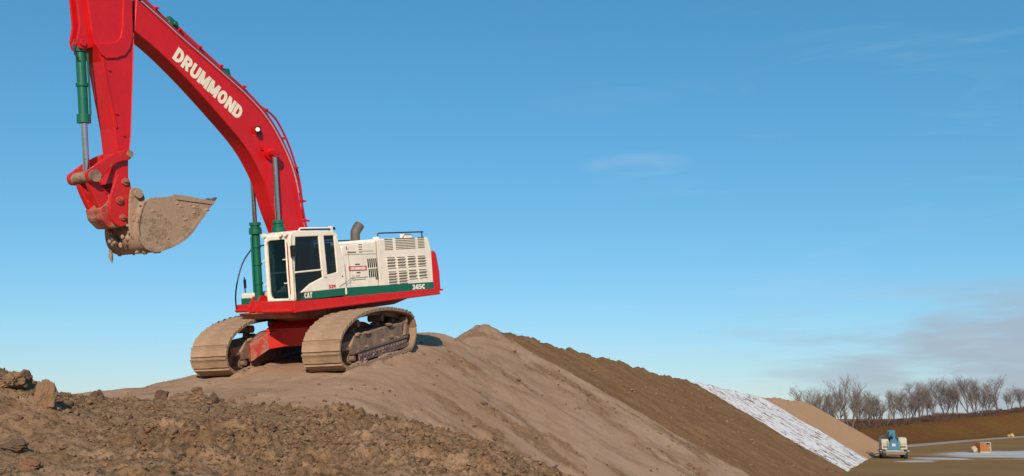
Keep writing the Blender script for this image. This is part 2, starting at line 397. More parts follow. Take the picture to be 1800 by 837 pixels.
        z = z + 0.04 * (1 - rough) * (1 - sand) * (1 - ins) * fbm(x, y, 1.1, 5, 47, 0.6) + 0.10 * brown * (1 - snow) * fbm(s * 0.8, q * 0.45, 1.0, 5, 48, 0.6)
        z = z + snow * 0.05 * fbm(s * 1.2, q * 0.5, 1.0, 4, 38)
    return z, dict(rough=rough, brown=brown, snow=snow, sand=sand, streak=streak)
def ground_z(x, y):
    z, _ = terrain(np.array([float(x)]), np.array([float(y)]), True); return float(z[0]) + EYE

def grid_mesh(X, Y, Z, attrs=None, name='ground'):
    ny, nx = X.shape; me = bpy.data.meshes.new(name)
    me.vertices.add(nx * ny); me.vertices.foreach_set('co', np.stack([X, Y, Z], -1).astype(np.float32).ravel())
    i = np.arange((ny - 1) * (nx - 1)); r = i // (nx - 1); c = i % (nx - 1); a = r * nx + c
    q = np.stack([a, a + 1, a + nx + 1, a + nx], 1).astype(np.int32)
    me.loops.add(q.size); me.loops.foreach_set('vertex_index', q.ravel())
    me.polygons.add(len(q)); me.polygons.foreach_set('loop_start', np.arange(len(q), dtype=np.int32) * 4)
    me.polygons.foreach_set('use_smooth', np.ones(len(q), bool))
    me.update(calc_edges=True); me.validate()
    for k, v in (attrs or {}).items():
        at = me.attributes.new(k, 'FLOAT', 'POINT'); at.data.foreach_set('value', v.astype(np.float32).ravel())
    return me

def earth_material():
    m, nt, b = new_mat('pile_earth')
    geo = node(nt, 'ShaderNodeNewGeometry'); P = geo.outputs['Position']
    A = {}
    for k in ('rough', 'brown', 'snow', 'sand', 'streak'):
        a = node(nt, 'ShaderNodeAttribute'); a.attribute_name = k; A[k] = a.outputs['Fac']
    big = noise(nt, P, 0.5, 5, 0.6); mid = noise(nt, P, 2.7, 6, 0.65); fine = noise(nt, P, 14, 5, 0.7); vf = noise(nt, P, 60, 3, 0.7)
    tan = mixc(nt, mrange(nt, big, 0.3, 0.7), (0.345, 0.208, 0.130), (0.415, 0.265, 0.175))
    mps = node(nt, 'ShaderNodeMapping'); nt.links.new(P, mps.inputs['Vector']); mps.inputs['Rotation'].default_value = (0, 0, math.radians(25.6)); mps.inputs['Scale'].default_value = (0.85, 1.15, 1)
    strk = noise(nt, mps.outputs[0], 0.55, 7, 0.68, 0.5)
    tan = mixc(nt, mrange(nt, mid, 0.45, 0.75, 0, 0.45), tan, (0.27, 0.155, 0.085))
    tan = mixc(nt, mrange(nt, strk, 0.50, 0.62, 0, 0.55), tan, (0.245, 0.150, 0.088))
    tan = mixc(nt, mrange(nt, strk, 0.46, 0.36, 0, 0.5), tan, (0.42, 0.28, 0.185))
    tan = mixc(nt, mrange(nt, vf, 0.56, 0.72, 0, 0.35), tan, (0.19, 0.11, 0.06))
    tan = mixc(nt, mth(nt, 'MULTIPLY', A['streak'], mrange(nt, fine, 0.3, 0.55, 0.1, 0.8)), tan, (0.20, 0.110, 0.055))
    # dark damp soil slope with runs going down it
    mp = node(nt, 'ShaderNodeMapping'); nt.links.new(P, mp.inputs['Vector']); mp.inputs['Rotation'].default_value = (0, 0, math.radians(25.6)); mp.inputs['Scale'].default_value = (0.45, 1.5, 1)
    run = noise(nt, mp.outputs[0], 0.8, 6, 0.6)
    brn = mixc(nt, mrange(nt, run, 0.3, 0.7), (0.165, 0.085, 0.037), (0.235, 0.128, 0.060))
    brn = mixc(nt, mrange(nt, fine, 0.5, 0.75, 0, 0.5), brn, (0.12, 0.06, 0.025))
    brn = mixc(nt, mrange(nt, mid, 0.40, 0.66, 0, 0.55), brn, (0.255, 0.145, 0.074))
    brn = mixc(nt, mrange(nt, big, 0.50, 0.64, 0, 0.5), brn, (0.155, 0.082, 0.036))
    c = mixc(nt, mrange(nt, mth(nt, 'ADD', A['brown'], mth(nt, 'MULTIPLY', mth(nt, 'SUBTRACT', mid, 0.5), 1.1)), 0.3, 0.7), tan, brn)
    # clod soil; its dark patches also paint in small shadows among the clods
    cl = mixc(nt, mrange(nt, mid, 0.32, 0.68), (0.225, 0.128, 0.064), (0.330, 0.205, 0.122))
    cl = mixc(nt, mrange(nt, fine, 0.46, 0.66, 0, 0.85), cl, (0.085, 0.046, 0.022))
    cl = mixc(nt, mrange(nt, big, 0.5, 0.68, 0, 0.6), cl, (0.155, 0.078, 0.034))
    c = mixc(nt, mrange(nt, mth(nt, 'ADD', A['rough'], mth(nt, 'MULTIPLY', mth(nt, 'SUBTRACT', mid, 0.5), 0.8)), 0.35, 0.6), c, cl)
    sd_ = mixc(nt, mrange(nt, mid, 0.3, 0.7), (0.40, 0.23, 0.125), (0.43, 0.255, 0.145))
    c = mixc(nt, A['sand'], c, sd_)
    sn = mth(nt, 'ADD', run, mth(nt, 'MULTIPLY', mth(nt, 'SUBTRACT', noise(nt, P, 2.2, 6, 0.75), 0.5), 1.5))
    snf = mth(nt, 'MULTIPLY', mrange(nt, A['snow'], 0.35, 0.6), mrange(nt, sn, 0.37, 0.30, 0.0, 1.0))
    snf2 = mth(nt, 'MULTIPLY', mrange(nt, A['snow'], 0.35, 0.6), mrange(nt, sn, 0.385, 0.45, 0.05, 1.0))
    c = mixc(nt, snf2, c, (0.70, 0.665, 0.66))
    nt.links.new(c, b.inputs['Base Color']); b.inputs['Roughness'].default_value = 0.95
    b.inputs['Specular IOR Level'].default_value = 0.05
    h = mth(nt, 'ADD', mth(nt, 'MULTIPLY', fine, 0.5), mth(nt, 'MULTIPLY', vf, 0.25))
    h = mth(nt, 'ADD', h, mth(nt, 'MULTIPLY', mid, 0.8))
    bump(nt, b, h, 0.10, 0.55)
    return m
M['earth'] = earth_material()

def build_pile():
    ys = [-14.0]
    while ys[-1] < 4.5: ys.append(ys[-1] + 0.25)
    while ys[-1] < 130: ys.append(ys[-1] + max(0.03, 0.0065 * ys[-1]) * (1.0 if ys[-1] < 20 else 1.15))
    ys = np.array(ys); t = np.linspace(-1, 1, 900)
    t = 0.72 * t + 0.28 * t ** 3
    Y = np.repeat(ys[:, None], 900, 1); X = t[None, :] * 0.98 * (np.maximum(Y, 0) * 0.78 + 7.0) 
    Z, at = terrain(X, Y)
    me = grid_mesh(X, Y, Z + EYE, at, 'soil_pile')
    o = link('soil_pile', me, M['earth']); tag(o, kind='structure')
build_pile()

def field_material():
    m, nt, b = new_mat('field_grass_and_mud')
    geo = node(nt, 'ShaderNodeNewGeometry'); P = geo.outputs['Position']
    mp = node(nt, 'ShaderNodeMapping'); nt.links.new(P, mp.inputs['Vector']); mp.inputs['Rotation'].default_value = (0, 0, math.radians(35)); mp.inputs['Scale'].default_value = (0.25, 1.0, 1)
    a = noise(nt, mp.outputs[0], 0.10, 6, 0.65); f = noise(nt, mp.outputs[0], 1.3, 5, 0.65)
    c = mixc(nt, mrange(nt, a, 0.35, 0.65), (0.290, 0.155, 0.062), (0.220, 0.132, 0.050))
    c = mixc(nt, mrange(nt, f, 0.45, 0.75, 0, 0.5), c, (0.12, 0.072, 0.030))
    # old snow and ice lying in the hollows of the field
    sep = node(nt, 'ShaderNodeSeparateXYZ'); nt.links.new(P, sep.inputs[0])
    def blob(cx, cy, rx, ry, ang):
        ca, sa = math.cos(ang), math.sin(ang)
        X = mth(nt, 'SUBTRACT', sep.outputs[0], cx); Y = mth(nt, 'SUBTRACT', sep.outputs[1], cy)
        u_ = mth(nt, 'DIVIDE', mth(nt, 'ADD', mth(nt, 'MULTIPLY', X, ca), mth(nt, 'MULTIPLY', Y, sa)), rx)
        v_ = mth(nt, 'DIVIDE', mth(nt, 'SUBTRACT', mth(nt, 'MULTIPLY', Y, ca), mth(nt, 'MULTIPLY', X, sa)), ry)
        r = mth(nt, 'ADD', mth(nt, 'MULTIPLY', u_, u_), mth(nt, 'MULTIPLY', v_, v_))
        return mrange(nt, r, 0.2, 1.5, 1, 0)
    k = blob(54, 96, 17, 11.0, 0.45)
    for bl in ((36.5, 86.5, 2.6, 2.6, 0.3), (31.8, 80.5, 1.9, 1.1, 0.2), (64, 108, 13, 6, 0.5), (33.5, 83.0, 1.8, 0.9, 0.2)): k = mth(nt, 'MAXIMUM', k, blob(*bl))
    mp2 = node(nt, 'ShaderNodeMapping'); nt.links.new(P, mp2.inputs['Vector']); mp2.inputs['Rotation'].default_value = (0, 0, math.radians(-24)); mp2.inputs['Scale'].default_value = (0.30, 1.3, 1)
    n = noise(nt, mp2.outputs[0], 0.9, 8, 0.72)
    n = mth(nt, 'ADD', mth(nt, 'MULTIPLY', n, 0.6), mth(nt, 'MULTIPLY', noise(nt, mp2.outputs[0], 0.28, 5, 0.6), 0.4))
    sf = mrange(nt, mth(nt, 'ADD', n, mth(nt, 'MULTIPLY', k, 0.20)), 0.575, 0.68)
    sf = mth(nt, 'MULTIPLY', sf, mrange(nt, k, 0.02, 0.15))
    c = mixc(nt, sf, c, mixc(nt, f, (0.34, 0.30, 0.27), (0.66, 0.65, 0.66)))
    nt.links.new(c, b.inputs['Base Color']); b.inputs['Roughness'].default_value = 1.0; b.inputs['Specular IOR Level'].default_value = 0.04
    bump(nt, b, f, 0.25, 0.6)
    return m
M['field'] = field_material()
me = MB().add([(-2500, -600, 0), (2500, -600, 0), (2500, 4000, 0), (-2500, 4000, 0)], [(0, 1, 2, 3)]).build('ground', M['field'])
tag(me, kind='structure')

# bank at the edge of the field
BB = np.array([56.7, 142.0]); BD = np.array([0.593, 0.805]); BN = np.array([-0.805, 0.593])
def bank_h(t): return np.clip(1.45 + 0.024 * (t + 10), 0.9, 7.0)
def bank_z(t, n):
    h = bank_h(t) + 0.25 * fbm(t, n, 0.12, 3, 80)
    return np.where(n < 9, h * sstep(n, -1.5, 9), h * (1 - 0.018 * np.clip(n - 12, 0, 40))) + 0.12 * fbm(t, n, 0.5, 4, 81) * sstep(n, -1.5, 1)
def bank_material():
    m, nt, b = new_mat('rough_grass_bank')
    geo = node(nt, 'ShaderNodeNewGeometry'); P = geo.outputs['Position']
    n1 = noise(nt, P, 0.12, 6, 0.65); n2 = noise(nt, P, 1.5, 5, 0.7)
    c = mixc(nt, mrange(nt, n1, 0.35, 0.65), (0.165, 0.066, 0.022), (0.165, 0.088, 0.024))
    c = mixc(nt, mrange(nt, n2, 0.42, 0.7, 0, 0.6), c, (0.070, 0.036, 0.016))
    nt.links.new(c, b.inputs['Base Color']); b.inputs['Roughness'].default_value = 1.0; b.inputs['Specular IOR Level'].default_value = 0.04
    bump(nt, b, n2, 0.3, 0.8)
    return m
M['bank'] = bank_material()
def build_bank():
    t = np.arange(-110, 520, 1.5); n = np.concatenate([np.arange(-2, 12, 0.5), np.arange(12, 60, 4)])
    Tt, Nn = np.meshgrid(t, n)
    X = BB[0] + BD[0] * Tt + BN[0] * Nn; Y = BB[1] + BD[1] * Tt + BN[1] * Nn
    Z = bank_z(Tt, Nn); Z[0] = -0.2; Z[-1] = -0.2
    o = link('earth_bank', grid_mesh(X[:, ::-1], Y[:, ::-1], Z[:, ::-1], name='earth_bank'), M['bank']); tag(o, kind='structure')
    # pale farm track along the foot of the bank
    t = np.arange(-60, 400, 2.0); vs = []
    for k in t:
        for w in (-5.2, -2.9):
            ww = w + 0.3 * math.sin(k * 0.07)
            p = BB + BD * k + BN * ww; vs.append((p[0], p[1], 0.02 + (0.05 if w > -4 else 0.0)))
    fs = [(2 * i, 2 * i + 2, 2 * i + 3, 2 * i + 1) for i in range(len(t) - 1)]
    tr = MB().add(vs, fs).build('track_road', paint('pale_dirt_track', (0.34, 0.24, 0.17), 0.9, 0.3, 0.3)); tag(tr, kind='structure')
build_bank()

# ------------------------------------------------------------------ bare trees on the bank
M['bark'] = paint('grey_bark', (0.12, 0.092, 0.078), 0.9, 0.2, 2.0, dustcol=(0.16, 0.13, 0.11))
M['twig'] = paint('twig_bark', (0.175, 0.140, 0.122), 0.9, 0.1, 2.0, dustcol=(0.20, 0.16, 0.14))
def make_tree(h, spread, seed, stems=1, lean=0.0):
    r = random.Random(seed); tr = MB(); tw = MB()
    def grow(p, d, L, rad, lv):
        seg = 4 if lv < 2 else 3; pts = [p]; q = p; dd = d.copy()
        for i in range(seg):
            w = 0.10 + 0.06 * lv
            dd = (dd + Vector((r.uniform(-w, w), r.uniform(-w, w), r.uniform(-w, w) * 0.6 + 0.06))).normalized()
            q = q + dd * (L / seg); pts.append(q)
        taper = [rad * (1 - 0.45 * i / seg) for i in range(seg + 1)]
        (tr if lv < 2 else tw).tube(pts, taper, 5 if lv < 2 else 3, caps=False)
        if lv >= 5: return
        nb = (5, 5, 4, 4, 3)[lv]
        for k in range(nb):
            f = (0.22 + 0.78 * (k + r.random()) / nb) if lv == 0 else (0.25 + 0.75 * (k + r.random()) / nb)
            idx = min(seg - 1, int(f * seg)); base = pts[idx].lerp(pts[idx + 1], f * seg - idx)
            a = r.uniform(0, 2 * math.pi); up = 0.75 if lv < 2 else 0.5
            side = Vector((math.cos(a), math.sin(a), 0)); nd = (dd * up + side * (spread * r.uniform(0.6, 1.1)) + Vector((0, 0, 0.22))).normalized()
            grow(base, nd, L * r.uniform(0.50, 0.72), max(0.0055, rad * (0.50 if lv else 0.55)), lv + 1)
    for s_ in range(stems):
        a = 2 * math.pi * s_ / max(1, stems) + r.random(); o = 0.0 if stems == 1 else 0.25
        grow(Vector((o * math.cos(a), o * math.sin(a), -0.2)), Vector((lean + (0.22 * math.cos(a) if stems > 1 else 0), 0.22 * math.sin(a) if stems > 1 else 0, 1)).normalized(),
             h * 0.52, 0.022 * h * (1 if stems == 1 else 0.72), 0)
    zt = max(v[2] for v in tw.v); k = h / zt
    for mb in (tr, tw): mb.v = [(a * k, b * k, c * k) for a, b, c in mb.v]
    return tr, tw
# x in the field, y, height, spread, stems, label
def bank_point(px, off):
    """point of the bank on the sight line px (tangent), off metres behind its foot"""
    k = (px - 900) / 1768.0
    # BB + BD t + BN off, x = k*y
    o = BB + BN * off
    t = (k * o[1] - o[0]) / (BD[0] - k * BD[1])
    p = o + BD * t; return p, float(bank_z(np.array([t]), np.array([off]))[0]), t
TREES = [
 (1418, 16, 7.0, 0.75, 2, 'small bare bush-like tree just clearing the far end of the sand pile'),
 (1432, 20, 6.6, 0.8, 2, 'short bare tree second from left, twigs showing over the sand pile'),
 (1447, 15, 6.6, 0.7, 1, 'bare tree with upright dark stem third from left over the sand pile'),
 (1463, 18, 6.0, 0.8, 2, 'low twiggy tree left of the tall twin-stemmed tree'),
 (1476, 12, 5.6, 0.8, 1, 'slim low bare tree tucked against the tall twin-stemmed tree'),
 (1494, 12, 8.9, 0.48, 2, 'tallest narrow twin-stemmed bare tree beside the end of the sand pile'),
 (1521, 14, 4.6, 0.9, 3, 'low bushy bare tree in the gap just right of the tallest tree'),
 (1541, 16, 5.6, 0.85, 3, 'low many-stemmed bare tree left of the boom lift'),
 (1556, 12, 5.2, 0.8, 2, 'small leaning bare tree right above the boom lift'),
 (1571, 18, 7.0, 0.65, 1, 'straight bare tree just right of and above the boom lift'),
 (1592, 14, 5.9, 0.95, 3, 'wide low bare tree with spreading stems between lift and brick stack'),
 (1618, 18, 7.9, 0.85, 3, 'large pale fan-shaped bare tree in the middle of the row'),
 (1642, 14, 7.3, 0.75, 2, 'forked bare tree right of the fan-shaped one'),
 (1662, 20, 8.8, 0.75, 2, 'tall bushy bare tree left of the densest clump'),
 (1680, 14, 8.6, 0.7, 2, 'dense dark bare tree at the centre of the right-hand clump'),
 (1702, 20, 9.9, 0.65, 1, 'tall straight bare tree at the top of the right-hand clump'),
 (1722, 16, 8.8, 0.75, 2, 'pale thin bare tree left of the isolated round one'),
 (1755, 12, 9.6, 0.85, 1, 'isolated round-headed bare tree with brown trunk on the bank'),
 (1508, 22, 6.4, 0.9, 2, 'thin pale bare tree half hidden behind the tallest tree'),
 (1532, 24, 6.2, 0.7, 1, 'slender bare tree standing back between two low bushy ones'),
 (1606, 24, 6.2, 0.8, 2, 'faint bare tree set back left of the fan-shaped one'),
 (1631, 26, 8.0, 0.6, 1, 'slim upright bare tree set back right of the fan-shaped one'),
 (1671, 27, 9.4, 0.6, 2, 'tall thin bare tree set back in the densest clump'),
 (1712, 26, 9.2, 0.7, 2, 'bare tree set back behind the tall straight one'),
 (1738, 22, 7.0, 0.9, 3, 'low many-stemmed bare tree beside the isolated round one'),
 (1776, 18, 6.6, 0.8, 2, 'small bare tree between the isolated round one and the right edge'),
 (1796, 16, 8.0, 0.8, 2, 'bare tree cut by the right edge of the view'),
]
for i, (px, off, h, sp, st, lab) in enumerate(TREES):
    off = 9.0 + (off - 12) * 0.35
    p, z, t = bank_point(px, off)
    e = empty('bare_tree', (p[0], p[1], z - 0.1), i * 1.1); tag(e, lab, 'tree', 'bare trees along the bank')
    tr, tw = make_tree(h, sp, 100 + i, st)
    tr.build('trunk', M['bark'], e, smooth=60); tw.build('crown', M['twig'], e)
def build_scrub():
    r = random.Random(5); mb = MB()
    for i in range(1500):
        t = r.uniform(-70, 260); n = r.uniform(8.5, 13)
        if r.random() < 0.35 * (math.sin(t * 0.21) + 1) * 0.5: continue
        p = BB + BD * t + BN * n; z = float(bank_z(np.array([t]), np.array([n]))[0]) - 0.05
        h = r.uniform(0.4, 1.25) * (1 + 0.4 * math.sin(t * 0.13))
        for k in range(7):
            a = r.uniform(0, 6.28); l = r.uniform(0.15, 0.6)
            b0 = Vector((p[0] + 0.15 * math.cos(a), p[1] + 0.15 * math.sin(a), z))
            e0 = b0 + Vector((l * math.cos(a), l * math.sin(a), h * r.uniform(0.6, 1)))
            m0 = b0.lerp(e0, 0.5) + Vector((0, 0, 0.1)); mb.tube([b0, m0, e0], [0.04, 0.03, 0.012], 3, False)
            for j in range(3):
                a2 = r.uniform(0, 6.28); mb.tube([m0, m0 + Vector((0.3 * math.cos(a2), 0.3 * math.sin(a2), 0.35))], [0.02, 0.008], 3, False)
    o = mb.build('scrub', paint('red_brown_scrub', (0.085, 0.045, 0.035), 0.9, 0.1)); tag(o, kind='stuff', label='dark red-brown scrub along the top of the bank', cat='scrub')
build_scrub()

# ------------------------------------------------------------------ the excavator
UP = 1.4855                                 # underside of the house above the ground
Rm = Matrix([[-0.560934, 0.824921, -0.069706], [-0.807853, -0.563833, -0.171654], [-0.180904, -0.039974, 0.982688]])
base = Vector((-5.255, 26.6584, 4.8709))
EX = bpy.data.objects.new('excavator', None); C.objects.link(EX); EX.empty_display_size = 0.5
EX.matrix_world = Matrix.Translation(base) @ Rm.to_4x4()
tag(EX, 'red and cream tracked excavator with raised boom standing on top of the soil pile', 'excavator')
def up(pts): return [(x, z + UP) for x, z in pts]
def tilt_pipe(pts, y): return [(x, y, z + UP) for x, z in pts]

# --- boom
btop = catmull([(0.0, 0.95), (0.31, 2.11), (0.40, 2.62), (0.55, 3.46), (0.86, 4.19), (1.34, 4.89), (1.94, 5.42), (2.62, 5.88), (3.24, 6.28), (3.79, 6.62), (4.38, 7.02), (4.97, 7.40)], 4)
blow = catmull([(5.07, 6.66), (4.45, 6.27), (3.68, 5.66), (2.75, 4.82), (2.12, 4.19), (1.74, 3.62), (1.53, 3.16), (1.37, 2.62), (1.14, 2.05), (0.90, 1.3), (0.60, 0.6)], 4)
HB = 0.24
mb = MB()
mb.prism(up(btop + blow + [(0.25, 0.40)]), -HB, HB)
boom = mb.build('boom', M['red'], EX, smooth=25, bevel=0.012)
mb = MB(); mb.prism(up([(5.02, 7.34), (5.12, 6.66), (5.55, 6.85), (5.78, 7.15), (5.7, 7.5), (5.35, 7.62)]), -0.20, 0.20)
mb.build('boom_nose', M['red'], EX, bevel=0.02)
# weld flanges along the edges of the side plates
mb = MB()
for y in (HB - 0.002, ):
    for line, off in ((btop[:-2], -0.012), (blow[2:-6], 0.0)):
        mb.tube([(x, y + 0.004, z + UP) for x, z in line], 0.016, 6)
mb.build('edge_weld', M['red'], boom, smooth=60)
text_part('lettering', 'DRUMMOND', boom, M['letter'], (4.12, 6.155 + UP), (2.29, 4.83 + UP), 0.355, HB + 0.002, 1.08)
mb = MB()
for y in (HB, ):   # lug of the boom cylinder on the side plate, with pin
    mb.cyl((1.36, -0.545, 4.06 + UP), (1.36, 0.545, 4.06 + UP), 0.085, 20)
    mb.cyl((1.36, HB, 4.06 + UP), (1.36, HB + 0.09, 4.06 + UP), 0.19, 24)
    mb.cyl((1.36, -HB - 0.09, 4.06 + UP), (1.36, -HB, 4.06 + UP), 0.19, 24)
    mb.prism(up([(1.66, 4.23), (1.30, 4.26), (1.22, 4.05), (1.62, 4.12)]), HB - 0.01, HB + 0.04)
mb.build('cylinder_pin', M['red'], boom, smooth=35)
# work lamp on the side plate
mb = MB(); mb.cyl((1.74, HB, 4.62 + UP), (1.74, HB + 0.10, 4.60 + UP), 0.045, 12); mb.prism(up([(1.68, 4.52), (1.82, 4.52), (1.82, 4.70), (1.68, 4.70)]), HB + 0.06, HB + 0.14)
wl = mb.build('work_lamp', M['black'], boom, bevel=0.01)
mb = MB(); mb.cyl((1.79, HB + 0.135, 4.61 + UP), (1.83, HB + 0.17, 4.61 + UP), 0.055, 16); mb.build('lamp_lens', M['lamp'], boom, smooth=40)
# hydraulic pipes along the top of the boom
def offset(line, d):
    out = []
    for i, (x, z) in enumerate(line):
        a = line[max(0, i - 1)]; b = line[min(len(line) - 1, i + 1)]; tx, tz = b[0] - a[0], b[1] - a[1]; l = math.hypot(tx, tz)
        out.append((x - tz / l * d, z + tx / l * d))
    return out
for yy, dd, mt in ((0.20, 0.11, 'pipe'), (0.12, 0.20, 'pipe'), (-0.12, 0.17, 'pipe'), (-0.20, 0.08, 'pipe')):
    ln = offset(btop[3:-1], dd); MB().tube(tilt_pipe(ln, yy), 0.026, 8).build('hydraulic_pipe', M[mt], boom, smooth=60)
for yy, dd in ((0.235, 0.045), ):
    ln = offset(btop[10:-1], dd); MB().tube(tilt_pipe(ln, yy), 0.02, 8).build('hydraulic_pipe', M['galv'], boom, smooth=60)
for i in range(5, len(btop) - 3, 4):
    mb = MB(); x, z = btop[i]; x2, z2 = offset(btop, 0.23)[i]
    mb.tube([(x, 0.18, z + UP), (x2, 0.17, z2 + UP)], 0.03, 6); mb.tube([(x, -0.18, z + UP), (x2, -0.17, z2 + UP)], 0.03, 6)
    mb.box(x2 - 0.05, x2 + 0.05, -0.22, 0.23, z2 + UP - 0.05, z2 + UP + 0.0)
    mb.build('pipe_clamp', M['red'], boom, bevel=0.006)
# loose hose bulging off the back of the boom
hz = [(0.30, 2.0), (0.20, 2.6), (0.24, 3.4), (0.48, 4.2), (0.78, 4.78), (1.05, 5.08), (1.5, 5.3)]
MB().tube(tilt_pipe(catmull(hz, 5), 0.10), 0.028, 8).build('hose', M['pipe'], boom, smooth=60)
hz = [(0.36, 2.0), (0.28, 2.7), (0.36, 3.5), (0.62, 4.25), (1.2, 5.0), (1.9, 5.62), (2.5, 6.0)]
MB().tube(tilt_pipe(catmull(hz, 5), 0.0), 0.03, 8).build('hose', M['pipe'], boom, smooth=60)
hz = [(0.52, 3.3), (0.46, 3.0), (0.42, 2.6), (0.30, 2.0)]
MB().tube(tilt_pipe(catmull(hz, 5), 0.34), 0.022, 8).build('hose', M['pipe'], boom, smooth=60)
# stick cylinder lying on the boom
cdir = Vector((4.95 - 2.35, 0, 7.78 - 5.98)).normalized()
a0 = Vector((2.45, 0, 5.96 + UP)); L0 = 3.4
mb = MB(); mb.cyl(a0 + cdir * 0.15, a0 + cdir * 1.75, 0.135, 20)
sc = mb.build('stick_cylinder', M['reddirty'], EX, smooth=40)
mb = MB(); mb.cyl(a0 + cdir * 1.70, a0 + cdir * 1.95, 0.175, 20); mb.cyl(a0 + cdir * 1.80 + Vector((0, 0.1, 0)), a0 + cdir * 1.80 + Vector((0, 0.24, 0.02)), 0.06, 12)
mb.build('cylinder_head', M['green'], sc, smooth=40, bevel=0.01)
mb = MB(); mb.cyl(a0 + cdir * 1.95, a0 + cdir * 3.5, 0.075, 16); mb.build('rod', M['chrome'], sc, smooth=40)
mb = MB(); mb.prism(up([(2.25, 5.55), (2.75, 5.88), (2.62, 6.10), (2.38, 6.12)]), -0.16, 0.16); mb.build('bracket', M['green'], sc, bevel=0.015)

# --- boom cylinders
for k, y in enumerate((0.43, -0.43)):
    foot = Vector((1.42, y, 0.22 + UP)); top_ = Vector((1.36, y, 4.06 + UP)); d = (top_ - foot).normalized(); L = (top_ - foot).length
    mb = MB(); mb.cyl(foot, foot + d * 1.86, 0.106, 22); mb.cyl(foot + Vector((0, -0.09, 0)), foot + Vector((0, 0.09, 0)), 0.14, 18)
    bc = mb.build('boom_cylinder', M['green'], EX, smooth=40)
    mb = MB(); mb.cyl(foot + d * 1.80, foot + d * 1.92, 0.165, 22); mb.cyl(foot + d * 1.92, foot + d * 2.02, 0.12, 22); mb.cyl(foot + d * 2.02, foot + d * 2.10, 0.15, 12)
    for j in range(6):
        a = j * math.pi / 3; mb.cyl(foot + d * 1.90 + Vector((0.14 * math.cos(a), 0.14 * math.sin(a), 0)), foot + d * 1.97 + Vector((0.14 * math.cos(a), 0.14 * math.sin(a), 0)), 0.025, 6)
    mb.build('cylinder_head', M['green'], bc, smooth=40)
    mb = MB(); mb.cyl(foot + d * 2.0, foot + d * (L - 0.12), 0.062, 20); mb.build('rod', M['chrome'], bc, smooth=40)
    mb = MB(); mb.cyl(top_ - Vector((0, 0.10, 0)), top_ + Vector((0, 0.10, 0)), 0.14, 20); mb.build('rod_eye', M['red'], bc, smooth=40)
    mb = MB(); mb.tube([foot + d * 0.3 + Vector((0.15, 0, 0)), foot + d * 1.7 + Vector((0.15, 0, 0)), foot + d * 1.85 + Vector((0.1, 0, 0))], 0.025, 8)
    for f in (0.5, 1.0, 1.45): mb.cyl(foot + d * f, foot + d * (f + 0.05), 0.128, 20)
    mb.build('feed_pipe', M['green'], bc, smooth=50)

# --- stick
HS = 0.27
sr = [(5.12, 7.42), (5.12, 6.62), (5.24, 5.5), (5.38, 4.27), (5.47, 3.75), (5.50, 3.30)]
sl = [(5.84, 3.22), (5.74, 3.90), (5.77, 4.45), (5.86, 5.1), (5.96, 5.88), (6.10, 6.22), (6.16, 6.5), (6.22, 7.2), (6.16, 8.1), (5.85, 8.9), (5.35, 8.9), (5.12, 8.2)]
stick = MB().prism(up(sr + sl), -HS, HS).build('stick', M['red'], EX, bevel=0.02)
# folded doubler plate across the side of the stick
dp = [(6.14, 6.23), (5.84, 6.28), (5.62, 6.33), (5.50, 6.44), (5.44, 6.62), (5.36, 7.3), (5.34, 8.2), (5.14, 8.2), (5.135, 7.2), (5.17, 6.5), (5.25, 6.25), (5.40, 6.06), (5.62, 5.97), (5.88, 5.93), (5.93, 5.97), (5.98, 6.0)]
MB().prism(up(dp), HS - 0.005, HS + 0.045).build('doubler_plate', M['red'], stick, bevel=0.02)
mb = MB(); mb.prism(up([(5.92, 5.95), (5.86, 5.4), (5.70, 4.45), (5.74, 4.42), (5.90, 5.35), (5.975, 5.93)]), HS - 0.005, HS + 0.03)
mb.tube([(5.125, HS + 0.004, 6.6 + UP), (5.245, HS + 0.004, 5.5 + UP), (5.385, HS + 0.004, 4.27 + UP), (5.45, HS + 0.004, 3.9 + UP)], 0.014, 6)
for x, z in ((5.80, 5.70), (5.70, 4.75), (5.55, 4.28)): mb.cyl((x, HS, z + UP), (x, HS + 0.035, z + UP), 0.03, 10)
mb.build('stiffener', M['red'], stick, bevel=0.008)
# bracket plates of the bucket cylinder on the front of the stick
lug = [(6.05, 6.2), (6.25, 6.12), (6.40, 6.12), (6.44, 6.3), (6.36, 6.62), (6.38, 7.3), (6.40, 8.4), (6.16, 8.4), (6.12, 7.0)]
mb = MB(); mb.prism(up(lug), 0.10, 0.16); mb.prism(up(lug), -0.16, -0.10); mb.cyl((6.32, -0.2, 6.24 + UP), (6.32, 0.2, 6.24 + UP), 0.075, 16)
mb.build('cylinder_bracket', M['red'], stick, bevel=0.01)
MB().tube([(6.47, 0.10, 6.30 + UP), (6.53, 0.12, 6.15 + UP), (6.50, 0.13, 5.98 + UP), (6.40, 0.12, 5.9 + UP)], 0.016, 8).build('hose', M['hose'], stick, smooth=60)

# --- bucket cylinder
ct = Vector((6.28, 0, 6.30 + UP)); cb_ = Vector((6.33, 0, 3.37 + UP)); d = (cb_ - ct).normalized()
bc = MB().cyl(ct, ct + d * 1.66, 0.103, 22).build('bucket_cylinder', M['green'], EX, smooth=40)
mb = MB(); mb.cyl(ct + d * 1.58, ct + d * 1.76, 0.145, 22); mb.cyl(ct + d * 0.9, ct + d * 0.97, 0.13, 22); mb.cyl(ct + d * 0.12, ct + d * 0.22, 0.135, 22)
mb.tube([ct + d * 0.25 + Vector((-0.1, 0.1, 0)), ct + d * 1.6 + Vector((-0.1, 0.1, 0))], 0.022, 8)
mb.build('cylinder_head', M['green'], bc, smooth=40)
mb = MB(); mb.cyl(ct + d * 1.7, cb_, 0.068, 20); mb.build('rod', M['chrome'], bc, smooth=40)

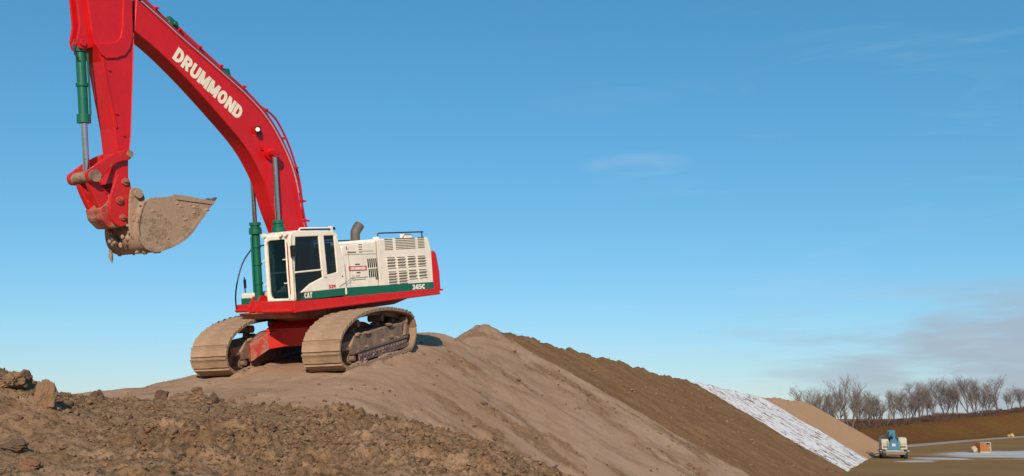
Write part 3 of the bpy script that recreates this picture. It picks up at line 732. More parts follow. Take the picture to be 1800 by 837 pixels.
# --- linkage
il = [(6.58, 3.42), (6.45, 3.52), (6.22, 3.68), (5.85, 3.87), (5.52, 3.97), (5.44, 3.86), (5.50, 3.74), (5.80, 3.66), (6.06, 3.48), (6.24, 3.28), (6.38, 3.22), (6.52, 3.26)]
def both(pts, y0, y1, name, mat, bev=0.02):
    mb = MB(); mb.prism(up(pts), y0, y1); mb.prism(up(pts), -y1, -y0); return mb.build(name, mat, EX, bevel=bev)
both(catmull(il, 3, True), HS + 0.02, HS + 0.10, 'idler_link', M['reddirty'])
mb = MB(); mb.cyl((6.40, -0.44, 3.36 + UP), (6.40, 0.44, 3.36 + UP), 0.13, 24); mb.cyl((5.50, -0.40, 3.86 + UP), (5.50, 0.40, 3.86 + UP), 0.075, 18); mb.build('link_pin', M['mudframe'], EX, smooth=40)
plk = [(6.46, 3.28), (6.26, 3.30), (6.10, 3.08), (5.98, 2.82), (6.02, 2.66), (6.18, 2.62), (6.32, 2.86)]
both(catmull(plk, 3, True), 0.10, 0.26, 'power_link', M['reddirty'], 0.03)
both(catmull([(5.80, 3.40), (5.58, 3.36), (5.50, 3.12), (5.60, 2.66), (5.66, 2.34), (5.84, 2.27), (6.02, 2.42), (6.06, 2.78), (5.94, 3.15)], 3, True), 0.28, 0.35, 'coupler_plate', M['reddirty'])
mb = MB()
for x, z, r in ((5.66, 3.25, 0.08), (5.83, 2.84, 0.085), (5.78, 2.47, 0.07)): mb.cyl((x, -0.40, z + UP), (x, 0.40, z + UP), r, 16)
for x, z, r in ((5.66, 3.25, 0.045), (5.83, 2.84, 0.05), (5.78, 2.47, 0.04)): mb.box(x - r, x + r, 0.39, 0.43, z + UP - r * 0.6, z + UP + r * 0.6)
mb.build('coupler_pin', M['redmud'], EX, smooth=40, bevel=0.008)
mb = MB().prism(up([(5.95, 3.0), (5.70, 3.0), (5.60, 2.45), (5.78, 2.25), (6.02, 2.25), (6.22, 2.45), (6.26, 2.68), (6.10, 2.80)]), -0.27, 0.27); mb.build('coupler_body', M['redmud'], EX, bevel=0.04)

# --- bucket
bo = catmull([(3.50, 2.77), (3.95, 2.30), (4.27, 1.99), (4.62, 1.80), (5.00, 1.69), (5.25, 1.67), (5.45, 1.76), (5.56, 1.95), (5.58, 2.25), (5.50, 2.55), (5.38, 2.80)], 4)
BW = 0.62
def strip(line, y0, y1, th, name, mat, parent):
    ins = offset(line, -th); mb = MB(); n = len(line)
    vs = [(x, y, z + UP) for y in (y0, y1) for (x, z) in line] + [(x, y, z + UP) for y in (y0, y1) for (x, z) in ins]
    fs = []
    for i in range(n - 1):
        fs += [(i, i + 1, n + i + 1, n + i), (2 * n + i, 3 * n + i, 3 * n + i + 1, 2 * n + i + 1)]
        fs += [(i, 2 * n + i, 2 * n + i + 1, i + 1), (n + i, n + i + 1, 3 * n + i + 1, 3 * n + i)]
    fs += [(0, n, 3 * n, 2 * n), (n - 1, 3 * n - 1, 4 * n - 1, 2 * n - 1)]
    mb.add(vs, fs); return mb.build(name, mat, parent, smooth=30)
bucket = strip(bo, -BW, BW, -0.05, 'bucket', M['bucket'], EX)
side = bo + [(5.22, 2.88), (4.80, 2.90), (4.62, 2.93), (4.40, 2.90)]
for y0, y1 in ((BW - 0.045, BW + 0.0), (-BW, -BW + 0.045)):
    mb = MB().prism(up(side), y0, y1); mb.build('side_plate', M['bucket'], bucket, bevel=0.012)
mb = MB()
mb.prism(up([(3.50, 2.79), (3.53, 2.71), (4.55, 2.83), (4.62, 2.95), (4.35, 2.93)]), BW - 0.01, BW + 0.025)
mb.prism(up(offset(bo[2:30], -0.0) + offset(bo[2:30], 0.09)[::-1]), BW - 0.005, BW + 0.018)
mb.build('wear_strip', M['bucket'], bucket, bevel=0.006)
ear = [(5.22, 2.72), (5.26, 2.98), (5.36, 3.10), (5.50, 3.11), (5.58, 3.02), (5.64, 2.6), (5.66, 2.2), (5.55, 1.95), (5.3, 2.1)]
mb = MB()
for y0 in (0.37, -0.43): mb.prism(up(catmull(ear, 2, True)), y0, y0 + 0.06)
mb.build('ear_plate', M['bucket'], bucket, bevel=0.012)
mb = MB(); mb.cyl((5.42, -0.50, 2.98 + UP), (5.42, 0.50, 2.98 + UP), 0.10, 18); mb.cyl((5.50, -0.5, 2.42 + UP), (5.50, 0.5, 2.42 + UP), 0.09, 18); mb.build('hinge_pin', M['bucket'], bucket, smooth=40)
for k in range(5):
    y = -0.52 + k * 0.26; MB().prism(up([(3.62, 2.72), (3.60, 2.66), (3.36, 2.86), (3.38, 2.90), (3.5, 2.86)]), y - 0.05, y + 0.05).build('tooth', M['steel'], bucket, bevel=0.01)

def lumpy(cx, cy, cz, rx, ry, rz, seed, n=3, amp=0.28):
    r = np.random.RandomState(seed)
    import bmesh
    bm = bmesh.new(); bmesh.ops.create_icosphere(bm, subdivisions=n, radius=1.0)
    co = np.array([v.co[:] for v in bm.verts]); fs = [tuple(v.index for v in f.verts) for f in bm.faces]; bm.free()
    out = np.zeros(len(co)); a = amp
    for fq in (1.5, 3.1, 6.3, 12.0):
        w = r.randn(4, 3) * fq; ph = r.rand(4) * 6.28
        t_ = sum(np.sin(co @ w[k] + ph[k]) for k in range(4)) / 4
        out += a * (t_ if fq < 2 else 0.45 - np.abs(t_) * 1.6); a *= 0.6
    # planar chips give the broken look of dry earth
    for k in range(9):
        nrm = r.randn(3); nrm /= np.linalg.norm(nrm); dpt = r.uniform(0.5, 0.85); pr = co @ nrm
        co = co - np.outer(np.maximum(0, pr - dpt), nrm)
    co = co * (1 + out)[:, None]
    co = co * np.array([rx, ry, rz]) + np.array([cx, cy, cz])
    return co.tolist(), fs
# mud clinging to the bucket and coupler
mb = MB()
for i in range(60):
    t = random.random(); k = int(t * (len(bo) - 1)); x, z = bo[k]; s_ = random.uniform(0.02, 0.055)
    mb.add(*lumpy(x + random.uniform(-0.03, 0.06), random.uniform(-BW, BW), z + UP + random.uniform(-0.02, 0.05), s_ * 1.5, s_ * 1.5, s_, i, 2))
for i in range(22):
    x = random.uniform(3.9, 5.2); z = random.uniform(1.95, 2.75); s_ = random.uniform(0.015, 0.045)
    if z < 1.75 + (5.0 - x) * 0.72 : continue
    mb.add(*lumpy(x, BW + 0.0, z + UP, s_ * 1.6, s_ * 0.45, s_, 100 + i, 2))
for i in range(14):
    s_ = random.uniform(0.03, 0.08); mb.add(*lumpy(5.62 + random.uniform(-0.1, 0.15), random.uniform(-0.4, 0.3), 2.08 + UP + random.uniform(-0.25, 0.15), s_, s_, s_ * 1.2, 200 + i, 2))
mb.add(*lumpy(5.60, -0.42, 1.66 + UP, 0.05, 0.05, 0.16, 999, 2))
tag(mb.build('clinging_mud', M['bucket'], bucket, smooth=50), kind='stuff')
# soil load just below the rim
mb = MB()
for i in range(26):
    s_ = random.uniform(0.10, 0.22); x = random.uniform(4.1, 5.1); mb.add(*lumpy(x, random.uniform(-0.45, 0.45), 2.72 + UP + random.uniform(-0.06, 0.02), s_, s_, s_ * 0.6, 300 + i, 2))
tag(mb.build('soil_load', M['bucket'], bucket, smooth=50), kind='stuff')

# --- house: frame, deck, cab, engine cover, counterweight
mb = MB()
mb.prism(up([(2.02, 0.06), (2.02, 0.285), (-3.45, 0.178), (-3.45, 0.04), (-2.9, 0.0), (1.7, 0.0)]), 0.30, 1.49)
mb.prism(up([(1.34, 0.05), (1.34, 0.205), (-3.45, 0.17), (-3.45, 0.04), (-2.9, 0.0), (1.2, 0.0)]), -1.45, 0.30)
frame = mb.build('revolving_frame', M['redframe'], EX, bevel=0.02)
mb = MB(); mb.prism(up([(1.75, 0.0), (1.55, -0.17), (-2.2, -0.15), (-3.0, 0.0)]), -0.9, 1.0); mb.build('belly_plate', M['redmud'], frame, bevel=0.03)
mb = MB()
for x in np.arange(-3.2, 1.9, 0.42): mb.box(x, x + 0.03, 1.49, 1.515, 0.04 + UP, 0.245 - (2.0 - x) * 0.0195 + UP)
mb.tube([(2.02, 1.50, 0.035 + UP), (-3.6, 1.50, 0.035 + UP)], 0.035, 8)
mb.tube([(2.05, -1.3, 0.04 + UP), (2.05, 0.0, 0.04 + UP)][:0] + [(1.38, -1.4, 0.05 + UP), (1.38, 0.25, 0.05 + UP)], 0.04, 8)
mb.tube([(2.04, 0.40, 0.06 + UP), (2.04, 1.47, 0.06 + UP)], 0.05, 8)
mb.build('frame_rib', M['redframe'], frame, smooth=50)
# boom-cylinder feet and front bumper
mb = MB()
for y in (0.30, 0.56, -0.56, -0.30): mb.prism(up([(1.2, 0.2), (1.3, 0.42), (1.5, 0.42), (1.68, 0.15), (1.66, 0.0), (1.2, 0.0)]), y - 0.025, y + 0.025)
mb.prism(up([(1.62, 0.02), (1.62, 0.30), (1.2, 0.28), (1.2, 0.02)]), -0.55, 0.58)
mb.build('boom_foot_bracket', M['redframe'], frame, bevel=0.012)
# turntable ring under the house
mb = MB(); mb.cyl((0, 0, UP - 0.30), (0, 0, UP + 0.02), 0.86, 48); mb.cyl((0, 0, UP - 0.26), (0, 0, UP - 0.16), 0.98, 48); mb.build('turntable_ring', M['redmud'], EX, smooth=40)

# engine housing
eh = MB()
prof = up([(0.22, 0.24), (0.22, 1.52), (0.18, 1.57), (-1.10, 1.63), (-1.10, 0.21)])
eh.prism(prof, -1.40, 1.44)
eng = eh.build('engine_cover', M['cream'], EX, bevel=0.025)
eh = MB(); eh.prism(up([(-1.12, 0.21), (-1.12, 1.66), (-1.17, 1.70), (-3.30, 1.67), (-3.36, 1.62), (-3.44, 1.27), (-3.44, 0.17)]), -1.40, 1.445)
rad = eh.build('radiator_cover', M['cream'], EX, bevel=0.03)
mb = MB(); mb.prism(up([(0.183, 0.48), (-3.43, 0.375), (-3.43, 0.17), (0.183, 0.24)]), 1.43, 1.462); mb.build('green_stripe', M['green'], EX)
# hood details: seams, bolts, latches
mb = MB()
mb.box(-0.02 - 0.006, -0.02 + 0.0, 1.44, 1.446, 0.49 + UP, 1.50 + UP)
mb.box(-1.115, -1.105, 1.435, 1.450, 0.45 + UP, 1.66 + UP)
mb.prism(up([(0.10, 1.335), (-1.08, 1.305), (-1.08, 1.297), (0.10, 1.327)]), 1.44, 1.448)
mb.build('panel_seam', M['slot'], eng)
mb = MB()
mb.prism(up([(0.02, 1.40), (-0.30, 1.39), (-0.30, 1.365), (0.02, 1.375)]), 1.44, 1.452)
for i in range(3):
    for j in range(4):
        if j == 3 and i != 1: pass
        x = -0.42 - 0.045 * i; z = 1.56 - 0.065 * j; mb.box(x - 0.03, x, 1.44, 1.452, z + UP, z + UP + 0.022)
mb.prism(up([(-0.55, 1.40), (-0.98, 1.385), (-0.98, 1.378), (-0.55, 1.393)]), 1.44, 1.45)
mb.prism(up([(0.05, 1.55), (0.03, 1.55), (0.02, 1.46), (0.055, 1.46)]), 1.44, 1.452)
mb.box(-1.0, -1.08, 1.44, 1.455, 0.62 + UP, 0.70 + UP)
mb.build('vent_slot', M['slot'], eng)
mb = MB()
for (x0, z0, x1, z1) in ((-0.72, 1.18, -1.11, 0.945), (-0.745, 0.905, -1.115, 0.68)):
    for i in range(5):
        a = x0 - (x0 - x1) * (i + 0.0) / 5; mb.prism(up([(a, z0), (a - 0.042, z0), (a - 0.050, z1), (a - 0.008, z1)]), 1.438, 1.4475)
mb.build('air_vent', M['black'], eng)
# sign with white lettering on the hood
mb = MB(); mb.prism(up([(0.0, 1.02), (-0.665, 1.00), (-0.665, 0.885), (0.0, 0.905)]), 1.44, 1.455); sg = mb.build('name_plate', M['redlet'], eng)
text_part('lettering', 'DRUMMOND', eng, M['whitelet'], (-0.05, 0.918 + UP), (-0.615, 0.900 + UP), 0.078, 1.4555, 0.9, 0.003)
mb = MB(); mb.prism(up([(-0.24, 1.075), (-0.42, 1.07), (-0.42, 1.04), (-0.24, 1.045)]), 1.44, 1.450); mb.prism(up([(-0.28, 0.86), (-0.42, 0.855), (-0.42, 0.82), (-0.28, 0.825)]), 1.44, 1.450)
for j, (a, b_) in enumerate(((-0.25, -0.40), (-0.06, -0.66), (-0.12, -0.62))):
    z = 0.765 - 0.05 * j; x = a; rr = random.Random(j)
    while x > b_:
        w = rr.uniform(0.02, 0.05); mb.prism(up([(x, z), (x - w, z), (x - w, z - 0.02), (x, z - 0.02)]), 1.44, 1.447); x -= w + 0.014
mb.build('small_print', M['slot'], eng)
# radiator grilles: slats standing in recesses
for (x0, x1, z0, z1, n) in ((-1.50, -1.82, 1.18, 0.86, 4), (-1.93, -2.25, 1.17, 0.86, 4), (-2.36, -2.68, 1.17, 0.86, 4), (-2.80, -3.13, 1.16, 0.85, 4),
                            (-1.52, -1.84, 0.79, 0.42, 5), (-1.95, -2.27, 0.785, 0.42, 5), (-2.38, -2.70, 0.78, 0.51, 3), (-2.82, -3.15, 0.775, 0.51, 3)):
    h = (z0 - z1) / n
    g = MB()
    for i in range(n): 
        zt = z0 - i * h
        g.prism(up([(x0, zt), (x1, zt - 0.008), (x1, zt - h * 0.52 - 0.008), (x0, zt - h * 0.52)]), 1.435, 1.4475)
    go = g.build('grille', M['slot'], rad)
    g = MB()
    for i in range(n):
        zt = z0 - i * h - h * 0.52
        g.prism(up([(x0 + 0.01, zt + 0.008), (x1 - 0.01, zt), (x1 - 0.01, zt - h * 0.2), (x0 + 0.01, zt - h * 0.2)]), 1.44, 1.475)
    g.build('louvre', M['cream'], rad)
for (x0, x1) in ((-1.45, -1.78), (-1.90, -2.74), (-2.86, -3.15)):
    g = MB()
    for i in range(6):
        zt = 1.63 - i * 0.046; g.prism(up([(x0, zt), (x1, zt - 0.006), (x1, zt - 0.024 - 0.006), (x0, zt - 0.024)]), 1.44, 1.4475)
    g.prism(up([(x0, 1.69), (x1, 1.675), (x1, 1.645), (x0, 1.655)]), 1.44, 1.447)
    g.build('grille', M['slot'], rad)
# counterweight
cwp = up([(-3.44, 0.0), (-3.44, 1.28), (-3.62, 1.27), (-3.70, 1.22), (-3.80, 0.65), (-3.80, 0.15), (-3.72, 0.0)])
mb = MB(); mb.prism(cwp, -1.40, 1.43); cw = mb.build('counterweight', M['red'], EX, bevel=0.06, seg=3)
mb = MB(); mb.cyl((-3.78, 1.36, 0.12 + UP), (-3.90, 1.40, 0.12 + UP), 0.03, 10); mb.build('tail_light', M['redlet'], cw)
# rails on the engine deck
mb = MB()
mb.tube([(-1.36, 1.30, 1.68 + UP), (-1.36, 1.30, 1.83 + UP), (-1.40, 1.30, 1.85 + UP), (-3.30, 1.30, 1.835 + UP)], 0.02, 8); mb.tube([(-3.24, 1.30, 1.66 + UP), (-3.24, 1.30, 1.83 + UP)], 0.02, 8)
mb.build('deck_rail', M['navy'], EX, smooth=50)
mb = MB(); mb.tube([(-1.36, -1.2, 1.68 + UP), (-1.36, -1.2, 1.76 + UP), (-3.30, -1.2, 1.75 + UP)], 0.02, 8)
mb.build('deck_rail', M['navy'], EX, smooth=50)
mb = MB(); mb.box(-2.55, -2.85, 1.05, 1.25, 1.66 + UP, 1.80 + UP); mb.build('filler_box', M['cream'], EX, bevel=0.02); mb = MB(); mb.box(-1.25, -1.35, 1.2, 1.36, 1.66 + UP, 1.76 + UP); mb.build('rail_foot', M['cream'], EX, bevel=0.02)
# exhaust
ex = [(-1.33, 0.5, 1.55 + UP), (-1.33, 0.5, 1.88 + UP), (-1.42, 0.5, 2.02 + UP), (-1.52, 0.5, 2.12 + UP)]
MB().tube(catmull(ex, 4), [0.13] * 5 + [0.14] * 4 + [0.145] * 4, 16).build('exhaust_stack', M['rust'], EX, smooth=45)

# cab
CX0, CX1, CY0, CY1 = 0.20, 2.03, 0.56, 1.49
cabo = MB()
def frame_wall(mb, outer, holes_rects): pass
pil = 0.055
# roof
mb.v = mb.v
cab = MB()
cab.prism(up([(2.00, 1.84), (1.97, 1.95), (1.80, 2.00), (0.52, 1.96), (0.44, 1.90), (0.44, 1.84)]), CY0, CY1)
# lower side skirts, sills and pillars
def wall(mb, y):
    s = 1 if y > 1 else -1
    y0, y1 = (y - 0.05, y) if s > 0 else (y, y + 0.05)
    mb.prism(up([(2.03, 0.30), (2.03, 1.60), (1.99, 1.86), (1.83, 1.86), (1.92, 0.99), (1.97, 0.47), (1.93, 0.30)]), y0, y1)     # A pillar
    mb.prism(up([(1.83, 1.86), (1.90, 1.76), (1.06, 1.76), (1.0, 1.86)])[::-1], y0, y1) if False else None
    mb.prism(up([(1.05, 1.86), (0.87, 1.86), (0.83, 0.86), (0.86, 0.70), (1.0, 0.80), (1.02, 1.0)]), y0, y1)   # B pillar
    mb.prism(up([(0.51, 1.86), (0.42, 1.90), (0.30, 1.45), (0.16, 1.08), (0.16, 0.47), (1.80, 0.47), (1.45, 0.67), (0.985, 0.81), (0.83, 0.85), (0.475, 0.90)]), y0, y1)
    mb.prism(up([(1.92, 1.0), (1.92, 0.955), (1.0, 0.97), (1.0, 1.015)]), y0 + 0.01, y1 + 0.006)
wall(cab, CY1); wall(cab, CY0)
# front frame
cab.prismx([(CY0, 0.295 + UP), (CY1, 0.295 + UP), (CY1, 0.36 + UP), (CY0, 0.36 + UP)], 1.93, 2.03)
cab.prismx([(CY0, 1.80 + UP), (CY1, 1.80 + UP), (CY1, 1.90 + UP), (CY0, 1.90 + UP)], 1.90, 2.0)
cab.prismx([(CY0, 0.3 + UP), (CY0 + 0.085, 0.3 + UP), (CY0 + 0.085, 1.85 + UP), (CY0, 1.85 + UP)], 1.93, 2.02)
cab.prismx([(CY1 - 0.10, 0.3 + UP), (CY1, 0.3 + UP), (CY1, 1.85 + UP), (CY1 - 0.10, 1.85 + UP)], 1.93, 2.02)
cab.box(0.16, 0.22, CY0, CY1, 0.3 + UP, 1.1 + UP)
cab.box(0.38, 0.44, CY0, CY1, 1.75 + UP, 1.86 + UP)
cabm = cab.build('cab', M['cream'], EX, bevel=0.018)
mb = MB(); mb.prism(up([(1.90, 0.29), (1.90, 0.47), (0.18, 0.472), (0.18, 0.29)]), 0.60, 1.475); mb.build('cab_base', M['green'], cabm)
mb = MB(); mb.prism(up([(1.97, 0.49), (1.62, 0.48), (1.80, 0.30), (1.97, 0.30)]), 1.47, 1.482); mb.build('step_plate', M['dark'], cabm)
# interior: floor, seat, console, back panel
mb = MB(); mb.box(0.3, 1.9, 0.62, 1.43, 0.46 + UP, 0.50 + UP); mb.prism(up([(1.0, 0.9), (0.55, 0.9), (0.42, 1.65), (0.55, 1.66), (0.70, 1.0), (1.0, 1.0)]), 0.85, 1.28)
mb.box(1.25, 0.6, 0.72, 0.84, 0.5 + UP, 1.05 + UP); mb.box(1.25, 0.6, 1.29, 1.40, 0.5 + UP, 1.05 + UP); mb.box(1.80, 1.5, 1.0, 1.2, 0.5 + UP, 0.75 + UP)
mb.tube([(1.45, 0.95, 0.5 + UP), (1.4, 0.95, 0.98 + UP)], 0.02, 8); mb.tube([(1.45, 1.2, 0.5 + UP), (1.4, 1.2, 0.98 + UP)], 0.02, 8)
mb.build('operator_seat', paint('grey_seat', (0.10, 0.10, 0.105), 0.7, 0.2), cabm, bevel=0.02)
# glass
gl = MB(); gl.prism(up([(1.82, 1.85), (1.06, 1.85), (1.025, 0.985), (1.915, 0.985)]), 1.452, 1.460); gl.build('window', M['glass'], cabm)
gl = MB(); gl.prism(up([(1.95, 0.96), (1.0, 0.96), (0.99, 0.79), (1.46, 0.65), (1.83, 0.46), (1.95, 0.46)]), 1.452, 1.460); gl.build('window', M['glass'], cabm)
gl = MB(); gl.prism(up([(0.88, 1.86), (0.50, 1.88), (0.46, 0.88), (0.84, 0.84)]), 1.452, 1.460); gl.build('window', M['glass'], cabm)
gl = MB(); gl.prism(up([(1.9, 1.85), (0.5, 1.85), (0.46, 0.48), (1.93, 0.48)]), 0.58, 0.588); gl.build('window', M['glass'], cabm)
gl = MB(); gl.prismx([(0.62, 0.35 + UP), (1.42, 0.35 + UP), (1.42, 1.82 + UP), (0.62, 1.82 + UP)], 1.955, 1.965); wsg = gl.build('windscreen', M['glassf'], cabm)
# rounded corners of the windscreen frame
cr = MB()
for (cy, cz, sy, sz) in ((0.645, 0.36, 1, 1), (1.39, 0.36, -1, 1), (0.645, 1.80, 1, -1), (1.39, 1.80, -1, -1)):
    R_ = 0.13; pts = [(cy, cz + UP)] 
    for k in range(6):
        a = math.pi / 2 * k / 5; pts.append((cy + sy * (R_ - R_ * math.sin(a)), cz + UP + sz * (R_ - R_ * math.cos(a))))
    cr = MB().prismx(pts, 1.935, 2.015).build('frame_corner', M['cream'], cabm)
mb = MB(); mb.tube([(2.045, 1.37, 0.35 + UP), (2.05, 1.36, 1.0 + UP), (2.03, 1.35, 1.80 + UP)], 0.022, 8)
for z in (0.72, 1.30): mb.box(2.02, 2.05, 1.22, 1.36, z + UP, z + UP + 0.025); mb.box(2.02, 2.05, 0.50, 0.60, z + UP, z + UP + 0.025)
mb.build('front_handrail', M['cream'], cabm, smooth=50)
mb = MB(); mb.prismx([(1.31, 0.36 + UP), (1.37, 0.36 + UP), (1.37, 1.80 + UP), (1.31, 1.80 + UP)], 1.97, 1.985); mb.build('red_seal', M['red'], cabm)
mb = MB(); mb.tube([(2.02, 1.49, 1.60 + UP), (2.08, 1.56, 1.62 + UP)], 0.018, 8); mb.prismx([(1.50, 1.36 + UP), (1.66, 1.36 + UP), (1.66, 1.64 + UP), (1.50, 1.64 + UP)], 2.00, 2.05); mb.build('mirror', M['black'], cabm, bevel=0.015)
mb = MB(); mb.tube([(1.64, 1.42, 2.00 + UP), (1.62, 1.44, 2.05 + UP), (0.52, 1.44, 2.035 + UP)], 0.022, 8); mb.tube([(1.3, 1.44, 2.04 + UP), (1.25, 1.44, 1.98 + UP)], 0.015, 6); mb.box(0.50, 0.58, 1.38, 1.48, 1.96 + UP, 2.08 + UP)
mb.build('roof_rail', M['cream'], cabm, smooth=50)
mb = MB(); mb.tube([(1.60, 1.45, 2.012 + UP), (0.52, 1.45, 2.0 + UP)], 0.015, 8); mb.box(0.45, 0.52, 1.42, 1.50, 1.98 + UP, 2.05 + UP); mb.build('roof_cable', M['navy'], cabm)
for y in (0.60, 1.22, 1.40):
    mb = MB(); mb.cyl((1.98, y, 1.93 + UP), (2.08, y, 1.93 + UP), 0.055, 12); mb.build('work_lamp', M['cream'], cabm, smooth=40)
text_part('lettering', 'CAT', cabm, M['letter'], (1.66, 0.325 + UP), (1.40, 0.32 + UP), 0.135, 1.4765)
text_part('lettering', '329', cabm, M['redlet'], (0.83, 0.505 + UP), (0.58, 0.50 + UP), 0.09, 1.4905)
text_part('lettering', '345C', rad, M['whitelet'], (-2.46, 0.222 + UP), (-3.02, 0.205 + UP), 0.142, 1.4625, 1.1)
text_part('lettering', 'L', rad, M['slot'], (-3.14, 0.222 + UP), (-3.20, 0.22 + UP), 0.10, 1.4625)
mb = MB(); mb.cyl((0.31, 1.44, 0.78 + UP), (0.31, 1.50, 0.78 + UP), 0.02, 8); mb.build('door_catch', M['black'], cabm)
MB().tube([(0.45, 1.505, 0.53 + UP), (0.1, 1.505, 0.66 + UP), (-0.15, 1.475, 0.78 + UP)], 0.005, 6).build('grab_wire', M['slot'], eng)
# tool box and handrail on the right front corner
mb = MB(); mb.prism(up([(1.32, 0.36), (1.32, 0.47), (1.25, 0.50), (0.3, 0.50), (0.3, 0.36)]), -1.22, -0.52); mb.prism(up([(0.1, 0.21), (0.1, 0.95), (-0.6, 0.95), (-0.6, 0.21)]), -1.4, -0.5)
tb = mb.build('tool_box', M['cream'], EX, bevel=0.02)
mb = MB(); mb.prism(up([(1.325, 0.205), (1.325, 0.365), (0.3, 0.365), (0.3, 0.205)]), -1.235, -0.53); mb.build('box_base', M['green'], tb, bevel=0.01)
mb = MB(); mb.tube(catmull([(0.45, -1.40, 0.9 + UP), (0.50, -1.40, 1.5 + UP), (0.62, -1.40, 1.74 + UP), (1.06, -1.40, 1.28 + UP), (1.34, -1.40, 0.57 + UP), (1.36, -1.40, 0.02 + UP)][2:], 4), 0.02, 8)
mb.tube([(1.36, -1.40, 0.02 + UP), (1.36, -1.0, 0.02 + UP)], 0.02, 8); mb.tube([(0.62, -1.40, 1.74 + UP), (0.2, -1.40, 1.74 + UP), (0.0, -1.38, 1.5 + UP), (0.0, -1.38, 0.9 + UP)], 0.02, 8)
mb.build('side_handrail', M['navy'], EX, smooth=50)
mb = MB(); mb.tube([(1.06, -1.36, 0.92 + UP), (1.06, -1.36, 0.50 + UP), (1.10, -1.2, 0.46 + UP)], 0.016, 8); mb.box(1.03, 1.05, -1.42, -1.33, 0.62 + UP, 0.86 + UP); mb.build('right_mirror', M['navy'], EX)

# --- undercarriage, turned 20 degrees against the house
UROT = 0.3511
def under(o): o.rotation_euler = (0, 0, UROT); return o
mb = MB()
mb.add([(1.05, -0.85, 1.02), (1.05, 0.85, 1.02), (-1.05, 0.85, 1.02), (-1.05, -0.85, 1.02), (1.0, -0.9, 0.55), (1.0, 0.9, 0.55), (-1.0, 0.9, 0.55), (-1.0, -0.9, 0.55),
        (0.75, -0.7, 1.20), (0.75, 0.7, 1.20), (-0.75, 0.7, 1.20), (-0.75, -0.7, 1.20)],
       [(4, 7, 6, 5), (0, 4, 5, 1), (1, 5, 6, 2), (2, 6, 7, 3), (3, 7, 4, 0), (8, 0, 1, 9), (9, 1, 2, 10), (10, 2, 3, 11), (11, 3, 0, 8), (8, 9, 10, 11)])
body = under(mb.build('car_body', M['redarm'], EX, bevel=0.03))
for sx in (1, -1):
    for sy in (1, -1):
        mb = MB(); a = (0.55 * sx, 0.55 * sy); b_ = (1.35 * sx, 1.25 * sy); w = 0.34
        vs = []
        for (px, py, zt, zb, ww) in ((a[0], a[1], 1.01, 0.56, 0.45), (0.98 * sx, 0.92 * sy, 0.96, 0.52, 0.36), (b_[0], b_[1], 0.70, 0.25, 0.33)):
            nx, ny = (sy * sx * 0.70, -0.71) ; 
            vs += [(px - nx * ww, py - ny * ww, zt), (px + nx * ww, py + ny * ww, zt), (px + nx * ww, py + ny * ww, zb), (px - nx * ww, py - ny * ww, zb)]
        ring = lambda k: [(k * 4 + j, k * 4 + (j + 1) % 4, k * 4 + 4 + (j + 1) % 4, k * 4 + 4 + j) for j in range(4)]
        mb.add(vs[:8], [(3, 2, 1, 0), (4, 5, 6, 7)] + ring(0)); ar = mb.build('frame_arm', M['redarm'], body, bevel=0.02)
        mb = MB(); mb.add(vs[4:], [(3, 2, 1, 0), (4, 5, 6, 7)] + ring(0)); mb.build('arm_end', M['redmud'], body, bevel=0.02)
path = [(1.9, 0.0), (0.6, 0.0), (-0.7, 0.0), (-1.9, 0.0), (-2.28, 0.10), (-2.52, 0.34), (-2.57, 0.62), (-2.40, 0.90), (-2.02, 1.06), (-1.26, 1.19), (-0.5, 1.28), (0.4, 1.315), (1.1, 1.29), (1.8, 1.19), (2.35, 1.01), (2.66, 0.78), (2.77, 0.50), (2.68, 0.24), (2.36, 0.06)]
dense = catmull(path, 30, True)
cum = [0]
for i in range(len(dense)): a = dense[i]; b_ = dense[(i + 1) % len(dense)]; cum.append(cum[-1] + math.hypot(b_[0] - a[0], b_[1] - a[1]))
def at_len(s):
    s %= cum[-1]; i = int(np.searchsorted(cum, s) - 1); i = max(0, min(i, len(dense) - 1)); f = (s - cum[i]) / max(1e-9, cum[i + 1] - cum[i])
    a = dense[i]; b_ = dense[(i + 1) % len(dense)]; return (a[0] + (b_[0] - a[0]) * f, a[1] + (b_[1] - a[1]) * f)
NSH = 42; WS = 0.487
pitch = cum[-1] / NSH
def make_shoe():
    mb = MB(); L = pitch
    # plate 4.5 cm thick, three low grousers, rounded by packed mud; local x along the chain, z outwards
    prof = [(-L * 0.485, -0.05), (-L * 0.485, -0.01), (-L * 0.45, 0.050), (-L * 0.37, 0.048), (-L * 0.26, 0.028), (-L * 0.05, 0.024), (L * 0.1, 0.026), (L * 0.40, 0.020), (L * 0.44, -0.020), (L * 0.495, -0.034), (L * 0.495, -0.05)]
    n = 9; ys = np.linspace(-WS, WS, n); r = random.Random(3); vs = []
    for y in ys:
        for (x, z) in prof: vs.append((x + (r.uniform(-0.006, 0.006)), y, z + (r.uniform(-0.006, 0.006) if z > -0.04 else 0)))
    m_ = len(prof); fs = [tuple(range(m_))[::-1], tuple((n - 1) * m_ + i for i in range(m_))]
    for i in range(n - 1):
        for j in range(m_): k = (j + 1) % m_; fs.append((i * m_ + j, i * m_ + k, (i + 1) * m_ + k, (i + 1) * m_ + j))
    mb.add(vs, fs); return mb
